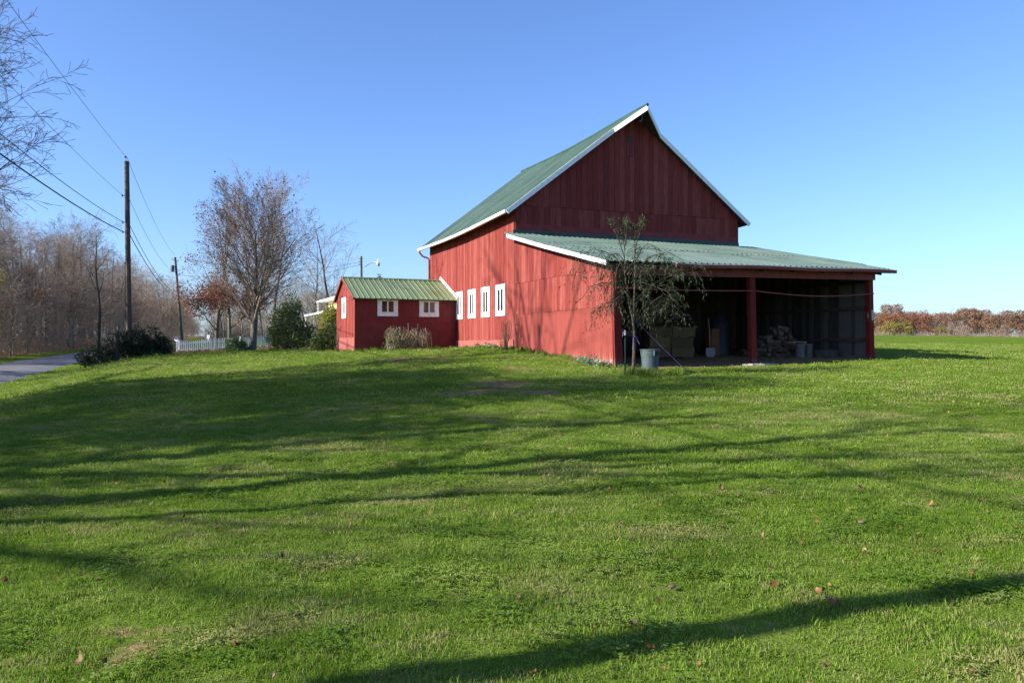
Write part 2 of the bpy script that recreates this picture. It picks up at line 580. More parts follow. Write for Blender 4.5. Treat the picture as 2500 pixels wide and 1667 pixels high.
def axis(lo, hi, step, far_lo, far_hi, grow=1.22):
    a = list(np.arange(lo, hi + 1e-6, step))
    s = step
    while a[-1] < far_hi:
        s *= grow
        a.append(a[-1] + s)
    s = step
    while a[0] > far_lo:
        s *= grow
        a.insert(0, a[0] - s)
    return np.array(a)


gx = axis(-46, 32, 0.4, -2600, 2600)
gy = axis(-4, 62, 0.4, -600, 4200)
GX, GY = np.meshgrid(gx, gy)
GZ = heights(GX, GY)
nx, ny = len(gx), len(gy)
idx = np.arange(nx * ny).reshape(ny, nx)
gf = np.stack([idx[:-1, :-1].ravel(), idx[:-1, 1:].ravel(), idx[1:, 1:].ravel(), idx[1:, :-1].ravel()], 1)

# bare places: (x, y, half-length, half-depth, strength)
DIRT = [(-.25, 19.0, .95, .95, 1.0), (-1.25, 17.1, .75, .42, .95), (.5, 17.4, .85, .45, .95), (-.3, 17.6, .5, .4, .9), (-3.3, 26.6, 1.7, .65, .8), (.2, 23.0, 1.2, .7, .55), (-1.0, 21.6, .7, .5, .45), (-2.3, 21.0, 1.3, .35, .45),
        (-.25, 6.3, .22, .16, .6), (-2.2, 4.45, .5, .2, .5), (-1.9, 4.1, .3, .2, .6), (1.35, 4.35, .35, .18, .4), (2.3, 4.2, .3, .15, .4), (-3.9, 15.2, .6, .25, .5), (4.8, 13.4, .8, .3, .35),
        (-6.5, 17, .7, .3, .45), (8, 15.5, 1.2, .3, .3), (-3.6, 7.4, .5, .25, .35)]


def dirt_mask(X, Y):
    m = np.zeros(X.shape)
    wob = 0.35 * np.sin(X * 5.1 + Y * 2.3) + 0.3 * np.sin(X * 2.2 - Y * 6.7) + .2 * np.sin(X * 11 + 2 * np.sin(Y * 9))
    for x, y, a, b, s in DIRT:
        r = np.sqrt(((X - x) / a) ** 2 + ((Y - y) / b) ** 2) + 0.35 * wob
        m = np.maximum(m, s * (1 - smooth01((r - 0.45) / 0.75)))
    # earth floor of the open shed, spilling out under the eave
    s_, t_ = (X - 3.03) * .9164 + (Y - 23.5) * .4003, -(X - 3.03) * .4003 + (Y - 23.5) * .9164
    fl = smooth01((s_ - 0.1) / .4) * (1 - smooth01((s_ - 10.6) / .9)) * smooth01((t_ + .75 + .25 * wob) / .5) * (1 - smooth01((t_ - 7.3) / .3))
    return np.maximum(m, fl)


def wood_mask(X, Y):
    e, _ = edge_query(X, Y)
    m = smooth01((-e - ROAD_W - 1.0) / 2.0)
    # leaf litter in front of the white fence
    fl = (1 - smooth01((np.abs(Y - 58.6 - .12 * (X + 22)) - .6) / 1.6)) * smooth01((X + 27.5) / 1.5) * (1 - smooth01((X + 15) / 2))
    far = smooth01((Y - 292 + 0.02 * (X - 150)) / 6) * smooth01((X - 30) / 20)
    return np.maximum(np.maximum(m, fl * .9), far)


def grass_patch():
    g = NT('lawn_grass_ground')
    p = g.pos()
    big = g.noise(p, 0.22, 4, 0.55, 0.4)
    mid = g.noise(p, 1.1, 4, 0.6)
    fine = g.noise(p, 26, 4, 0.7)
    streak = g.noise(g.pos((0.35, 1.6, 1)), 1.2, 3)
    v = g.math('ADD', g.math('ADD', g.math('MULTIPLY', big, 0.45), g.math('MULTIPLY', mid, 0.3)), g.math('ADD', g.math('MULTIPLY', fine, 0.3), g.math('MULTIPLY', streak, 0.2)))
    col = g.ramp(v, [(0.42, (0.060, 0.108, 0.010)), (0.60, (0.092, 0.142, 0.018)), (0.80, (0.145, 0.178, 0.042))])
    at = g.n('ShaderNodeAttribute', attribute_name='dirt').outputs['Fac']
    nz = g.noise(p, 7, 5, 0.7)
    dm = g.sstep(g.math('ADD', at, g.math('MULTIPLY', g.math('SUBTRACT', nz, 0.5), 0.9)), 0.32, 0.6)
    earth = g.ramp(g.noise(p, 5, 5, 0.7), [(0.3, (0.13, 0.080, 0.040)), (0.55, (0.24, 0.155, 0.085)), (0.75, (0.34, 0.24, 0.14))])
    col = g.mix(dm, col, earth)
    wt = g.n('ShaderNodeAttribute', attribute_name='litter').outputs['Fac']
    lit = g.ramp(g.noise(p, 2.5, 5, 0.75), [(0.3, (0.07, 0.052, 0.032)), (0.5, (0.17, 0.10, 0.055)), (0.7, (0.27, 0.17, 0.09))])
    col = g.mix(g.sstep(g.math('ADD', wt, g.math('MULTIPLY', g.math('SUBTRACT', nz, 0.5), 0.6)), 0.35, 0.6), col, lit)
    return g.out(col, 0.95, g.bump(g.math('ADD', fine, mid), 0.6, 0.05), spec=0.0)


M['ground'] = grass_patch()
gme = fast_mesh('ground', np.stack([GX.ravel(), GY.ravel(), GZ.ravel()], 1), gf, M['ground'], smooth=True)
for nm, arr in (('dirt', dirt_mask(GX, GY)), ('litter', wood_mask(GX, GY))):
    at = gme.attributes.new(nm, 'FLOAT', 'POINT')
    at.data.foreach_set('value', arr.ravel().astype(np.float32))
ground = link('ground', gme, kind='structure')

# ------------------------------------------------------------------ road
g = NT('asphalt')
p_ = g.pos()
n1 = g.noise(p_, 60, 3, 0.7)
n2 = g.noise(p_, 0.6, 4)
colr = g.ramp(g.math('ADD', g.math('MULTIPLY', n1, .5), g.math('MULTIPLY', n2, .5)), [(0.35, (0.085, 0.085, 0.095)), (0.65, (0.15, 0.15, 0.16))])
M['asphalt'] = g.out(colr, 0.8, g.bump(n1, 0.3, 0.01), spec=0.3)
pts = []
for a, b in zip(EDGE[:-1], EDGE[1:]):
    L = np.linalg.norm(b[:2] - a[:2])
    k = max(2, int(L / 2.0))
    for i in range(k):
        pts.append(a + (b - a) * i / k)
pts.append(EDGE[-1])
pts = np.array(pts)
for _ in range(4):
    pts[1:-1] = pts[1:-1] * .5 + (pts[:-2] + pts[2:]) * .25
tan = np.gradient(pts[:, :2], axis=0)
tan /= np.linalg.norm(tan, axis=1)[:, None]
nrm = np.stack([-tan[:, 1], tan[:, 0]], 1)
rv = []
NC = 7
for j in range(NC):
    u = j / (NC - 1)
    q = pts[:, :2] + nrm * (u * ROAD_W)
    rv.append(np.column_stack([q, pts[:, 2] + EYE - 0.03 + 0.07 * (1 - (2 * u - 1) ** 2)]))
rv = np.array(rv)                    # NC, n, 3
n_ = len(pts)
ri = np.arange(NC * n_).reshape(NC, n_)
rf = np.stack([ri[:-1, :-1].ravel(), ri[:-1, 1:].ravel(), ri[1:, 1:].ravel(), ri[1:, :-1].ravel()], 1)
link('road', fast_mesh('road', rv.reshape(-1, 3), rf[:, ::-1], M['asphalt'], smooth=True), kind='structure')

# ------------------------------------------------------------------ grass blades (stuff, scattered by geometry nodes)
rng = np.random.default_rng(5)


def blade_mat(name, lo, mid_, hi, tr=0.4):
    g = NT(name)
    p = g.pos()
    big = g.noise(p, 0.25, 4, 0.55, 0.4)
    md = g.noise(p, 1.3, 3)
    v = g.math('ADD', g.math('ADD', g.math('MULTIPLY', big, 0.55), g.math('MULTIPLY', md, 0.35)), g.math('MULTIPLY', g.rnd(), 0.3))
    col = g.ramp(v, [(0.40, lo), (0.62, mid_), (0.85, hi)])
    dry = g.math('MULTIPLY', g.sstep(g.math('ADD', g.noise(g.pos((.7, 1.2, 1)), 0.75, 5, 0.68, .5), g.math('MULTIPLY', g.rnd(), .10)), 0.555, 0.70), 0.75)
    col = g.mix(dry, col, (0.32, 0.29, 0.12))
    return g.out(col, 0.6, spec=0.08, translucent=tr)


M['blade'] = blade_mat('grass_blade', (0.088, 0.168, 0.011), (0.160, 0.258, 0.026), (0.275, 0.345, 0.085))
M['blade_dry'] = blade_mat('dry_grass_blade', (0.13, 0.13, 0.045), (0.22, 0.19, 0.085), (0.32, 0.26, 0.14))


def tuft(name, seed, n, rad, h, w, dry=0.06, lean=1.2, clover=0.0):
    r = np.random.default_rng(seed)
    v, f, mi = [], [], []
    for i in range(n):
        a = r.uniform(0, 2 * PI)
        q = rad * math.sqrt(r.uniform())
        bx, by = q * math.cos(a), q * math.sin(a)
        hh = h * r.uniform(0.45, 1.15)
        la = r.uniform(0, 2 * PI)
        le = hh * min(abs(r.normal(0, lean)), 1.5)
        dx, dy = math.cos(la), math.sin(la)
        sx, sy = -dy * w * .5, dx * w * .5
        tw = r.uniform(-.6, .6)
        sx, sy = sx * math.cos(tw) - sy * math.sin(tw), sx * math.sin(tw) + sy * math.cos(tw)
        b = len(v)
        mx, my, mz = bx + dx * le * .35, by + dy * le * .35, hh * .6
        v += [(bx - sx, by - sy, -.01), (bx + sx, by + sy, -.01), (mx + sx * .8, my + sy * .8, mz), (mx - sx * .8, my - sy * .8, mz),
              (bx + dx * le, by + dy * le, hh * (1 - .3 * min(le / hh, 1)))]
        f += [(b, b + 1, b + 2, b + 3), (b + 3, b + 2, b + 4, b + 4)]
        k = 1 if r.uniform() < dry else 0
        mi += [k, k]
    me = bpy.data.meshes.new(name)
    me.from_pydata(v, [], [q if q[2] != q[3] else q[:3] for q in f])
    me.materials.append(M['blade'])
    me.materials.append(M['blade_dry'])
    me.polygons.foreach_set('material_index', mi)
    me.update()
    return me


tuft_col = bpy.data.collections.new('grass_tufts')
for i in range(5):
    o = bpy.data.objects.new('grass_tuft', tuft('grass_tuft', 10 + i, 46, 0.10, 0.021, 0.0042, dry=(.04, .08, .05, .22, .07)[i]))
    tuft_col.objects.link(o)
tuft_col2 = bpy.data.collections.new('coarse_grass_tufts')
for i in range(4):
    o = bpy.data.objects.new('coarse_grass_tuft', tuft('coarse_grass_tuft', 30 + i, 34, 0.26, 0.026, 0.014, dry=(.05, .1, .06, .25)[i]))
    tuft_col2.objects.link(o)
tuft_col3 = bpy.data.collections.new('tall_grass_tufts')
for i in range(3):
    o = bpy.data.objects.new('tall_grass_tuft', tuft('tall_grass_tuft', 50 + i, 24, 0.10, 0.20, 0.009, dry=.08, lean=.4))
    tuft_col3.objects.link(o)


def gn_scatter(name, P, rot, sc, coll):
    me = bpy.data.meshes.new(name)
    me.vertices.add(len(P))
    me.vertices.foreach_set('co', np.asarray(P, np.float32).ravel())
    a = me.attributes.new('rot', 'FLOAT_VECTOR', 'POINT')
    a.data.foreach_set('vector', np.asarray(rot, np.float32).ravel())
    a = me.attributes.new('sca', 'FLOAT_VECTOR', 'POINT')
    a.data.foreach_set('vector', np.asarray(sc, np.float32).ravel())
    o = link(name, me, kind='stuff')
    ng = bpy.data.node_groups.new(name, 'GeometryNodeTree')
    ng.interface.new_socket('Geometry', in_out='INPUT', socket_type='NodeSocketGeometry')
    ng.interface.new_socket('Geometry', in_out='OUTPUT', socket_type='NodeSocketGeometry')
    N = ng.nodes
    i_ = N.new('NodeGroupInput')
    o_ = N.new('NodeGroupOutput')
    ip = N.new('GeometryNodeInstanceOnPoints')
    ci = N.new('GeometryNodeCollectionInfo')
    ci.inputs['Collection'].default_value = coll
    ci.inputs['Separate Children'].default_value = True
    ci.inputs['Reset Children'].default_value = True
    ra = N.new('GeometryNodeInputNamedAttribute')
    ra.data_type = 'FLOAT_VECTOR'
    ra.inputs['Name'].default_value = 'rot'
    sa = N.new('GeometryNodeInputNamedAttribute')
    sa.data_type = 'FLOAT_VECTOR'
    sa.inputs['Name'].default_value = 'sca'
    er = N.new('FunctionNodeEulerToRotation')
    L = ng.links.new
    L(i_.outputs[0], ip.inputs['Points'])
    L(ci.outputs[0], ip.inputs['Instance'])
    ip.inputs['Pick Instance'].default_value = True
    L(ra.outputs['Attribute'], er.inputs[0])
    L(er.outputs[0], ip.inputs['Rotation'])
    L(sa.outputs['Attribute'], ip.inputs['Scale'])
    L(ip.outputs[0], o_.inputs[0])
    md = o.modifiers.new('scatter', 'NODES')
    md.node_group = ng
    return o


def lawn_points(d0, d1, dens, side=0.80, margin=1.5):
    area = (d1 ** 2 - d0 ** 2) * side + 2 * margin * (d1 - d0)
    n = int(area * dens)
    # depth with pdf ~ width(d)
    d = np.sqrt(rng.uniform(d0 ** 2, d1 ** 2, n))
    x = rng.uniform(-1, 1, n) * (side * d + margin)
    e, _ = edge_query(x, d)
    keep = e > 0.15
    dm = dirt_mask(x, d)
    keep &= rng.uniform(0, 1, n) > dm * 1.35
    keep &= rng.uniform(0, 1, n) > wood_mask(x, d)
    s, t = (x - 3.03) * .9164 + (d - 23.5) * .4003, -(x - 3.03) * .4003 + (d - 23.5) * .9164
    inb = (s > -.06) & (s < 10.7) & (t > 7.2) & (t < 18.2)
    ina = (s > -4.8) & (s < 0) & (t > 13.9) & (t < 18.2)
    keep &= ~(inb | ina)
    return x[keep], d[keep]


def scatter_lawn(name, d0, d1, dens, coll, s0, s1, side=0.80, hs_=(0.75, 1.25)):
    x, y = lawn_points(d0, d1, dens, side)
    n = len(x)
    z = heights(x, y)
    cl = 0.8 + .35 * np.sin(x * 2.3 + 1.7 * np.sin(y * 1.9)) * np.sin(y * 2.9 + x)      # thick and thin places
    rot = np.stack([rng.normal(0, .12, n), rng.normal(0, .12, n), rng.uniform(0, 2 * PI, n)], 1)
    u = rng.uniform(s0, s1, n)
    sc = np.stack([u, u, u * rng.uniform(hs_[0], hs_[1], n) * (.55 + .6 * np.clip(cl, .3, 1.3))], 1)
    return gn_scatter(name, np.stack([x, y, z], 1), rot, sc, coll)


DENS = 0.8
def clover_tuft(seed):
    r = np.random.default_rng(seed)
    v, f = [], []
    for i in range(16):
        a, q = r.uniform(0, 2 * PI), .10 * math.sqrt(r.uniform())
        x, y, z = q * math.cos(a), q * math.sin(a), r.uniform(.015, .038)
        th = r.uniform(0, 2 * PI)
        for k in range(3):
            t_ = th + k * 2 * PI / 3
            c, s = math.cos(t_), math.sin(t_)
            L, w = r.uniform(.012, .019), r.uniform(.006, .009)
            n = len(v)
            tl = r.uniform(-.004, .006)
            v += [(x, y, z), (x + c * L * .6 - s * w, y + s * L * .6 + c * w, z + tl + .002), (x + c * L, y + s * L, z + tl), (x + c * L * .6 + s * w, y + s * L * .6 - c * w, z + tl + .002)]
            f.append((n, n + 1, n + 2, n + 3))
    me = bpy.data.meshes.new('clover_tuft')
    me.from_pydata(v, [], f)
    me.materials.append(M['clover'])
    return me


M['clover'] = blade_mat('clover_leaf', (0.085, 0.165, 0.016), (0.14, 0.235, 0.028), (0.22, 0.30, 0.065))
clover_col = bpy.data.collections.new('clover_tufts')
for i in range(3):
    clover_col.objects.link(bpy.data.objects.new('clover_tuft', clover_tuft(90 + i)))
x, y = lawn_points(3.0, 11, 90)
pm = np.sin(x * 1.9 + 2.1 * np.sin(y * 1.1 + .4)) * np.sin(y * 2.3 + 1.7 * np.sin(x * 1.3)) + rng.normal(0, .4, len(x))
x, y = x[pm > .62], y[pm > .62]
n = len(x)
u = rng.uniform(.8, 1.4, n)
gn_scatter('clover', np.stack([x, y, heights(x, y)], 1), np.stack([rng.normal(0, .08, n), rng.normal(0, .08, n), rng.uniform(0, 6.28, n)], 1), np.stack([u, u, u], 1), clover_col)
scatter_lawn('grass', 2.6, 8.5, 330 * DENS, tuft_col, .8, 1.25)
scatter_lawn('grass', 8.5, 16, 105 * DENS, tuft_col, 1.1, 1.6)
scatter_lawn('grass', 15.5, 30, 27 * DENS, tuft_col2, .9, 1.35)
scatter_lawn('grass', 29, 62, 7.5 * DENS, tuft_col2, 1.2, 1.9, side=.72)

# ------------------------------------------------------------------ trees
def rand_unit(r):
    while True:
        v = Vector((r.uniform(-1, 1), r.uniform(-1, 1), r.uniform(-1, 1)))
        if 0.05 < v.length < 1:
            return v.normalized()


def grow(r, p, d, L, rad, lvl, S, chains, tips):
    n = S['seg'][lvl]
    st = L / n
    pts, rads = [p.copy()], [rad]
    wob, up, tp = S['wob'][lvl], S['up'][lvl], S['taper'][lvl]
    dirs = [d.copy()]
    for i in range(n):
        d = (d + rand_unit(r) * wob + Vector((0, 0, up))).normalized()
        p = p + d * st
        pts.append(p.copy())
        rads.append(max(rad * (1 - tp * (i + 1) / n), S.get('rmin', .003)))
        dirs.append(d.copy())
    chains.append((lvl, pts, rads))
    if lvl + 1 < len(S['seg']):
        nc = S['nch'][lvl]
        nc = max(1, int(round(nc * r.uniform(.8, 1.2))))
        ph = r.uniform(0, 6.28)
        for c in range(nc):
            f = S['start'][lvl] + (1 - S['start'][lvl]) * ((c + r.uniform(.1, .9)) / nc)
            x = f * n
            i = min(int(x), n - 1)
            w = x - i
            q = pts[i].lerp(pts[i + 1], w)
            dr = dirs[i + 1]
            ang = R(S['ang'][lvl] * r.uniform(.7, 1.25)) * (1 - S.get('close', .3) * f)
            a = dr.cross(Vector((.3, .2, .93)))
            if a.length < .1:
                a = dr.cross(Vector((1, 0, 0)))
            a.normalize()
            ph += 2.4 + r.uniform(-.5, .5)
            b = dr.cross(a)
            side = a * math.cos(ph) + b * math.sin(ph)
            nd = (dr * math.cos(ang) + side * math.sin(ang)).normalized()
            fall = S['fall'][lvl]
            cl = L * S['ratio'][lvl] * (1 - fall * abs(f - S.get('peak', .35))) * r.uniform(.75, 1.2)
            cr = min(rads[i] * S['rr'][lvl], rads[i] * .9) * r.uniform(.8, 1.1)
            grow(r, q, nd, cl, cr, lvl + 1, S, chains, tips)
    else:
        tips.append((pts[-1], dirs[-1]))
        if len(pts) > 2:
            tips.append((pts[len(pts) // 2], dirs[len(pts) // 2]))


def chains_mesh(name, chains, sides, mat, levels):
    V, Fq = [], []
    base = 0
    for k in sorted(set(sides)):
        A, B, TA, TB, RA, RB = [], [], [], [], [], []
        for lvl, pts, rads in chains:
            if lvl not in levels or sides[lvl] != k:
                continue
            n = len(pts)
            for i in range(n - 1):
                A.append(pts[i])
                B.append(pts[i + 1])
                TA.append(pts[min(i + 1, n - 1)] - pts[max(i - 1, 0)])
                TB.append(pts[min(i + 2, n - 1)] - pts[i])
                RA.append(rads[i])
                RB.append(rads[i + 1])
        if not A:
            continue
        A, B, TA, TB = [np.array([tuple(q) for q in z]) for z in (A, B, TA, TB)]
        RA, RB = np.array(RA), np.array(RB)

        def frame(T):
            T = T / np.maximum(np.linalg.norm(T, axis=1), 1e-9)[:, None]
            u = np.cross(T, np.array([.38, .91, .13]))
            u /= np.maximum(np.linalg.norm(u, axis=1), 1e-6)[:, None]
            return u, np.cross(T, u)
        ua, va = frame(TA)
        ub, vb = frame(TB)
        m = len(A)
        ring = []
        for P, u, v, rr in ((A, ua, va, RA), (B, ub, vb, RB)):
            for j in range(k):
                an = 2 * PI * j / k
                ring.append(P + (u * math.cos(an) + v * math.sin(an)) * rr[:, None])
        vv = np.stack(ring, 1).reshape(-1, 3)
        o = base + np.arange(m)[:, None] * (2 * k)
        ff = np.concatenate([np.concatenate([o + j, o + (j + 1) % k, o + k + (j + 1) % k, o + k + j], 1) for j in range(k)], 0)
        V.append(vv)
        Fq.append(ff)
        base += len(vv)
    if not V:
        return None
    return fast_mesh(name, np.concatenate(V), np.concatenate(Fq), mat, smooth=True)


def leaf_mesh(name, centers, size, mat, r, aspect=.6, jit=.15, droop=0.0, up=0.0, fold=0.25):
    """each leaf is a folded blade of two quads"""
    C = np.asarray(centers, float)
    n = len(C)
    C = C + r.normal(0, jit, (n, 3))
    ax = r.normal(0, 1, (n, 3))
    ax[:, 2] -= droop
    ax /= np.linalg.norm(ax, axis=1)[:, None]
    sd = np.cross(ax, r.normal(0, 1, (n, 3)) + np.array([0, 0, 0.01]))
    sd /= np.maximum(np.linalg.norm(sd, axis=1), 1e-6)[:, None]
    nm = np.cross(ax, sd)
    s = size * r.uniform(.6, 1.3, n)[:, None]
    w = s * aspect * .5
    a = C
    tip = C + ax * s
    l = C + ax * s * .45 + sd * w + nm * s * fold * r.uniform(0.3, 1, n)[:, None]
    q = C + ax * s * .45 - sd * w + nm * s * fold * r.uniform(0.3, 1, n)[:, None]
    mid = C + ax * s * .55
    V = np.stack([a, l, tip, mid, q], 1).reshape(-1, 3)
    b = np.arange(n)[:, None] * 5
    Fa = np.concatenate([np.concatenate([b, b + 3, b + 2, b + 1], 1), np.concatenate([b, b + 4, b + 2, b + 3], 1)], 0)
    return fast_mesh(name, V, Fa, mat)


def tree_proto(name, label, cat, seed, S, trunk_mat, twig_mat, group=None, loc=(0, 0, 0), sides=(8, 5, 4, 3, 3), trunk_lv=(0,), leaves=None):
    r = random.Random(seed)
    t = thing(name, label, cat, loc, 0, group)
    ch, tips = [], []
    for k in range(S.get('stems', 1)):
        d0 = Vector((r.uniform(-1, 1) * S.get('lean', .05), r.uniform(-1, 1) * S.get('lean', .05), 1)).normalized()
        grow(r, Vector((0, 0, -.25)), d0, S['L'], S['r'], 0, S, ch, tips)
    allv = set(range(len(S['seg'])))
    link('trunk', chains_mesh('trunk', ch, sides, trunk_mat, set(trunk_lv)), t)
    cm = chains_mesh('crown', ch, sides, twig_mat, allv - set(trunk_lv))
    if cm:
        link('crown', cm, t)
    if leaves:
        rn = np.random.default_rng(seed + 1)
        tp = np.array([tuple(q[0]) for q in tips])
        if leaves.get('where'):
            tp = tp[[leaves['where'](q) for q in tp]]
        if len(tp):
            pick = rn.integers(0, len(tp), leaves['n'])
            link('foliage', leaf_mesh('foliage', tp[pick], leaves['size'], leaves['mat'], rn, leaves.get('aspect', .7), leaves.get('jit', .2), leaves.get('droop', .3)), t)
    return t


# --- recipes
WOOD = dict(rmin=.009, seg=(7, 4, 3, 2), wob=(.10, .24, .32, .35), up=(.05, .04, .02, .0), taper=(.85, .8, .75, .5), nch=(15, 9, 8), start=(.16, .12, .12),
            ang=(58, 52, 50), fall=(.7, .5, .4), ratio=(.42, .52, .55), rr=(.42, .5, .55), close=.35, peak=.25)


def wood(L, r, **kw):
    d = dict(WOOD)
    d.update(L=L, r=r)
    d.update(kw)
    return d


WG = 'bare trees of the wood beyond the road'
protos = []
specs = [
    ('bare_tree', 'slender bare grey tree standing in the wood across the road', wood(13.5, .17), 'bark_dark', 'twig'),
    ('bare_tree', 'tall bare grey tree with a wide twiggy crown in the wood across the road', wood(13, .22, ang=(60, 50, 45), ratio=(.5, .52, .5)), 'bark_dark', 'twig_grey'),
    ('bare_tree', 'forked bare brown tree in the wood across the road', wood(11.5, .15, stems=2, lean=.22, nch=(12, 9, 8)), 'bark', 'twig'),
    ('bare_tree', 'dense pinkish brown bare tree in the wood across the road', wood(11, .15, nch=(17, 9, 8)), 'bark_light', 'twig_pink'),
    ('bare_tree', 'low bushy bare tree at the edge of the wood across the road', wood(7, .09, start=(.10, .1, .1), nch=(16, 9, 7), ratio=(.5, .52, .5)), 'bark', 'twig_grey'),
    ('bare_tree', 'thin pale bare sapling at the edge of the wood across the road', wood(6, .06, start=(.15, .1, .1), nch=(15, 8, 6)), 'bark_light', 'twig_pink'),
]
for i, (nm, lb, S, b, tw) in enumerate(specs):
    protos.append(tree_proto(nm, lb, 'tree', 100 + i, S, M[b], M[tw], WG, sides=(6, 4, 3, 3)))
russet = tree_proto('russet_leaved_tree', 'small tree holding russet dead leaves at the edge of the wood across the road', 'tree', 150, wood(6.5, .08, start=(.12, .1, .1), nch=(13, 6, 4)), M['bark'], M['twig'], WG,
                    sides=(6, 4, 3, 3), leaves=dict(n=1100, size=.15, mat=M['lf_rust'], jit=.25))


def edge_at(d):
    """x of the road's right edge at depth d"""
    for a, b in zip(EDGE[:-1], EDGE[1:]):
        if a[1] <= d <= b[1]:
            return a[0] + (b[0] - a[0]) * (d - a[1]) / (b[1] - a[1])
    return EDGE[-1][0]


SHORT = {protos[0].name: 'slender bare grey wood tree', protos[1].name: 'wide-crowned bare grey wood tree', protos[2].name: 'forked bare brown wood tree',
         protos[3].name: 'dense pinkish bare wood tree', protos[4].name: 'low bushy bare wood tree', protos[5].name: 'thin pale bare wood sapling', russet.name: 'small russet-leaved wood tree'}
rw = random.Random(8)
used = set()


def plant(proto, x, y, s, rz=None, label=None, group=None, sink=0.1):
    o = proto if proto.name not in used else copy_tree(proto)
    used.add(proto.name)
    o.location = (x, y, gz(x, y) - sink)
    o.rotation_euler = (rw.uniform(-.03, .03), rw.uniform(-.03, .03), rw.uniform(0, 6.28) if rz is None else rz)
    o.scale = (s, s, s * rw.uniform(.93, 1.07))
    if label:
        o['label'] = label
    if group:
        o['group'] = group
    return o


d = 47.0
while d < 330:
    xe = edge_at(d) - ROAD_W * 1.08 - 1.2
    back = 34 if d < 120 else 24
    for k in range(6 if d < 110 else 4):
        off = [0.0, 2.5, 7.0, 13, 20, 27][k] + rw.uniform(0, 3.5)
        if off > back:
            continue
        x, y = xe - off, d + rw.uniform(-1.5, 1.5)
        if (x / y) * F + 1250 < -330:
            continue
        if k == 0:
            pr = rw.choice([protos[4], protos[5], protos[5], russet, protos[4]])
            s = rw.uniform(.7, 1.05)
        elif k == 1:
            pr = rw.choice([protos[2], protos[3], protos[0], russet, protos[4]])
            s = rw.uniform(.75, 1.05)
        else:
            pr = rw.choice(protos[:4])
            s = rw.uniform(.84, 1.12)
        xp = (x / y) * F + 1250
        zone = 'at the left edge of the view' if xp < 120 else ('left of the near utility pole' if xp < 300 else ('between the two utility poles' if xp < 425 else 'near where the road vanishes'))
        zone = ('roadside, ' if k < 2 else 'deeper in, ') + zone
        plant(pr, x, y, s, None, SHORT[pr.name.split('.')[0] if pr is russet else pr.name] + ', ' + zone)
    d += 2.3 if d < 80 else (3.6 if d < 140 else 7.5)


# undergrowth: uncountable brush under the wood edge
def brush(name, pts_, h, n_stem, mat, seed, r0=.012, spread=.5, segs=3, leafs=None):
    r = random.Random(seed)
    ch = []
    lc = []
    for (x, y) in pts_:
        z = gz(x, y)
        for k in range(n_stem):
            hh = h * r.uniform(.5, 1.2)
            p = Vector((x + r.gauss(0, .8), y + r.gauss(0, .8), z - .1))
            d_ = Vector((r.gauss(0, spread), r.gauss(0, spread), 1)).normalized()
            pts2 = [p]
            for i in range(segs):
                d_ = (d_ + rand_unit(r) * .25 + Vector((0, 0, -.02))).normalized()
                p = p + d_ * hh / segs
                pts2.append(p)
                for q in range(2):
                    e = (d_ + rand_unit(r) * .9).normalized()
                    ch.append((0, [p, p + e * hh * .22, p + e * hh * .38 + rand_unit(r) * .1], [r0 * .5, r0 * .4, r0 * .3]))
                    lc.append(tuple(p + e * hh * .3))
            ch.append((0, pts2, [r0 * (1 - .7 * i / segs) for i in range(segs + 1)]))
    o = link(name, chains_mesh(name, ch, (3,), mat, {0}), kind='stuff')
    if leafs:
        rn = np.random.default_rng(seed)
        lc = np.array(lc)
        link('dead_leaves', leaf_mesh('dead_leaves', lc[rn.integers(0, len(lc), leafs[0])], leafs[1], leafs[2], rn, jit=.2), kind='stuff')
    return o


bp = []
d = 47.0
while d < 210:
    xe = edge_at(d) - ROAD_W * 1.08 - .8
    for k in range(4):
        bp.append((xe - rw.uniform(0, 9), d + rw.uniform(-1, 1)))
    d += 1.5 if d < 90 else 3.5
brush('undergrowth', bp[::2], 2.6, 12, M['twig_grey'], 3, leafs=(2600, .13, M['lf_rust']))
brush('undergrowth', bp[1::2], 3.4, 8, M['twig'], 4, leafs=(1500, .12, M['lf_dead']))

# a taller bare locust standing out against the wood, two stems leaning apart
LOC = wood(11.8, .20, seg=(8, 5, 4, 3), nch=(7, 5, 5), start=(.45, .3, .2), wob=(.16, .35, .4, .4), ang=(42, 50, 50), ratio=(.42, .5, .5))
lt = tree_proto('bare_locust_tree', 'dark crooked bare tree rising above the wood left of the near utility pole', 'tree', 171, LOC, M['bark_dark'], M['bark_dark'], sides=(6, 4, 3, 3))
q = px(242, 860, 64)
plant(lt, q.x, q.y, .84, 1.0)

# yellow-green conifer-ish crown peeping over the wood
# ------------------------------------------------------------------ big trees beside and behind the camera's left edge (they throw the shade on the lawn)
SH = dict(rmin=.010, seg=(8, 7, 5, 3, 2), wob=(.06, .14, .22, .28, .3), up=(.03, .03, .0, -.03, -.03), taper=(.8, .85, .8, .7, .5), nch=(15, 10, 7, 5), start=(.22, .15, .12, .12),
          ang=(72, 50, 48, 45), fall=(.45, .4, .4, .3), ratio=(.70, .48, .48, .5), rr=(.5, .45, .5, .55), close=.5, peak=.2, L=14.0, r=.36)
big = tree_proto('roadside_maple', 'large bare roadside tree whose twigs reach into the upper left of the view', 'tree', 211, SH, M['bark_dark'], M['bark_dark'],
                 'large trees lining the far side of the road', sides=(8, 5, 4, 3, 3))
SH2 = dict(SH, nch=(15, 10, 6, 5), L=13.5, ang=(66, 50, 48, 45))
big2 = tree_proto('roadside_maple', 'large roadside tree with a few leaves left, shading the lawn', 'tree', 223, SH2, M['bark_dark'], M['twig'],
                  'large trees lining the far side of the road', sides=(8, 5, 4, 3, 3), leaves=dict(n=36000, size=.22, mat=M['lf_rust'], jit=.35))
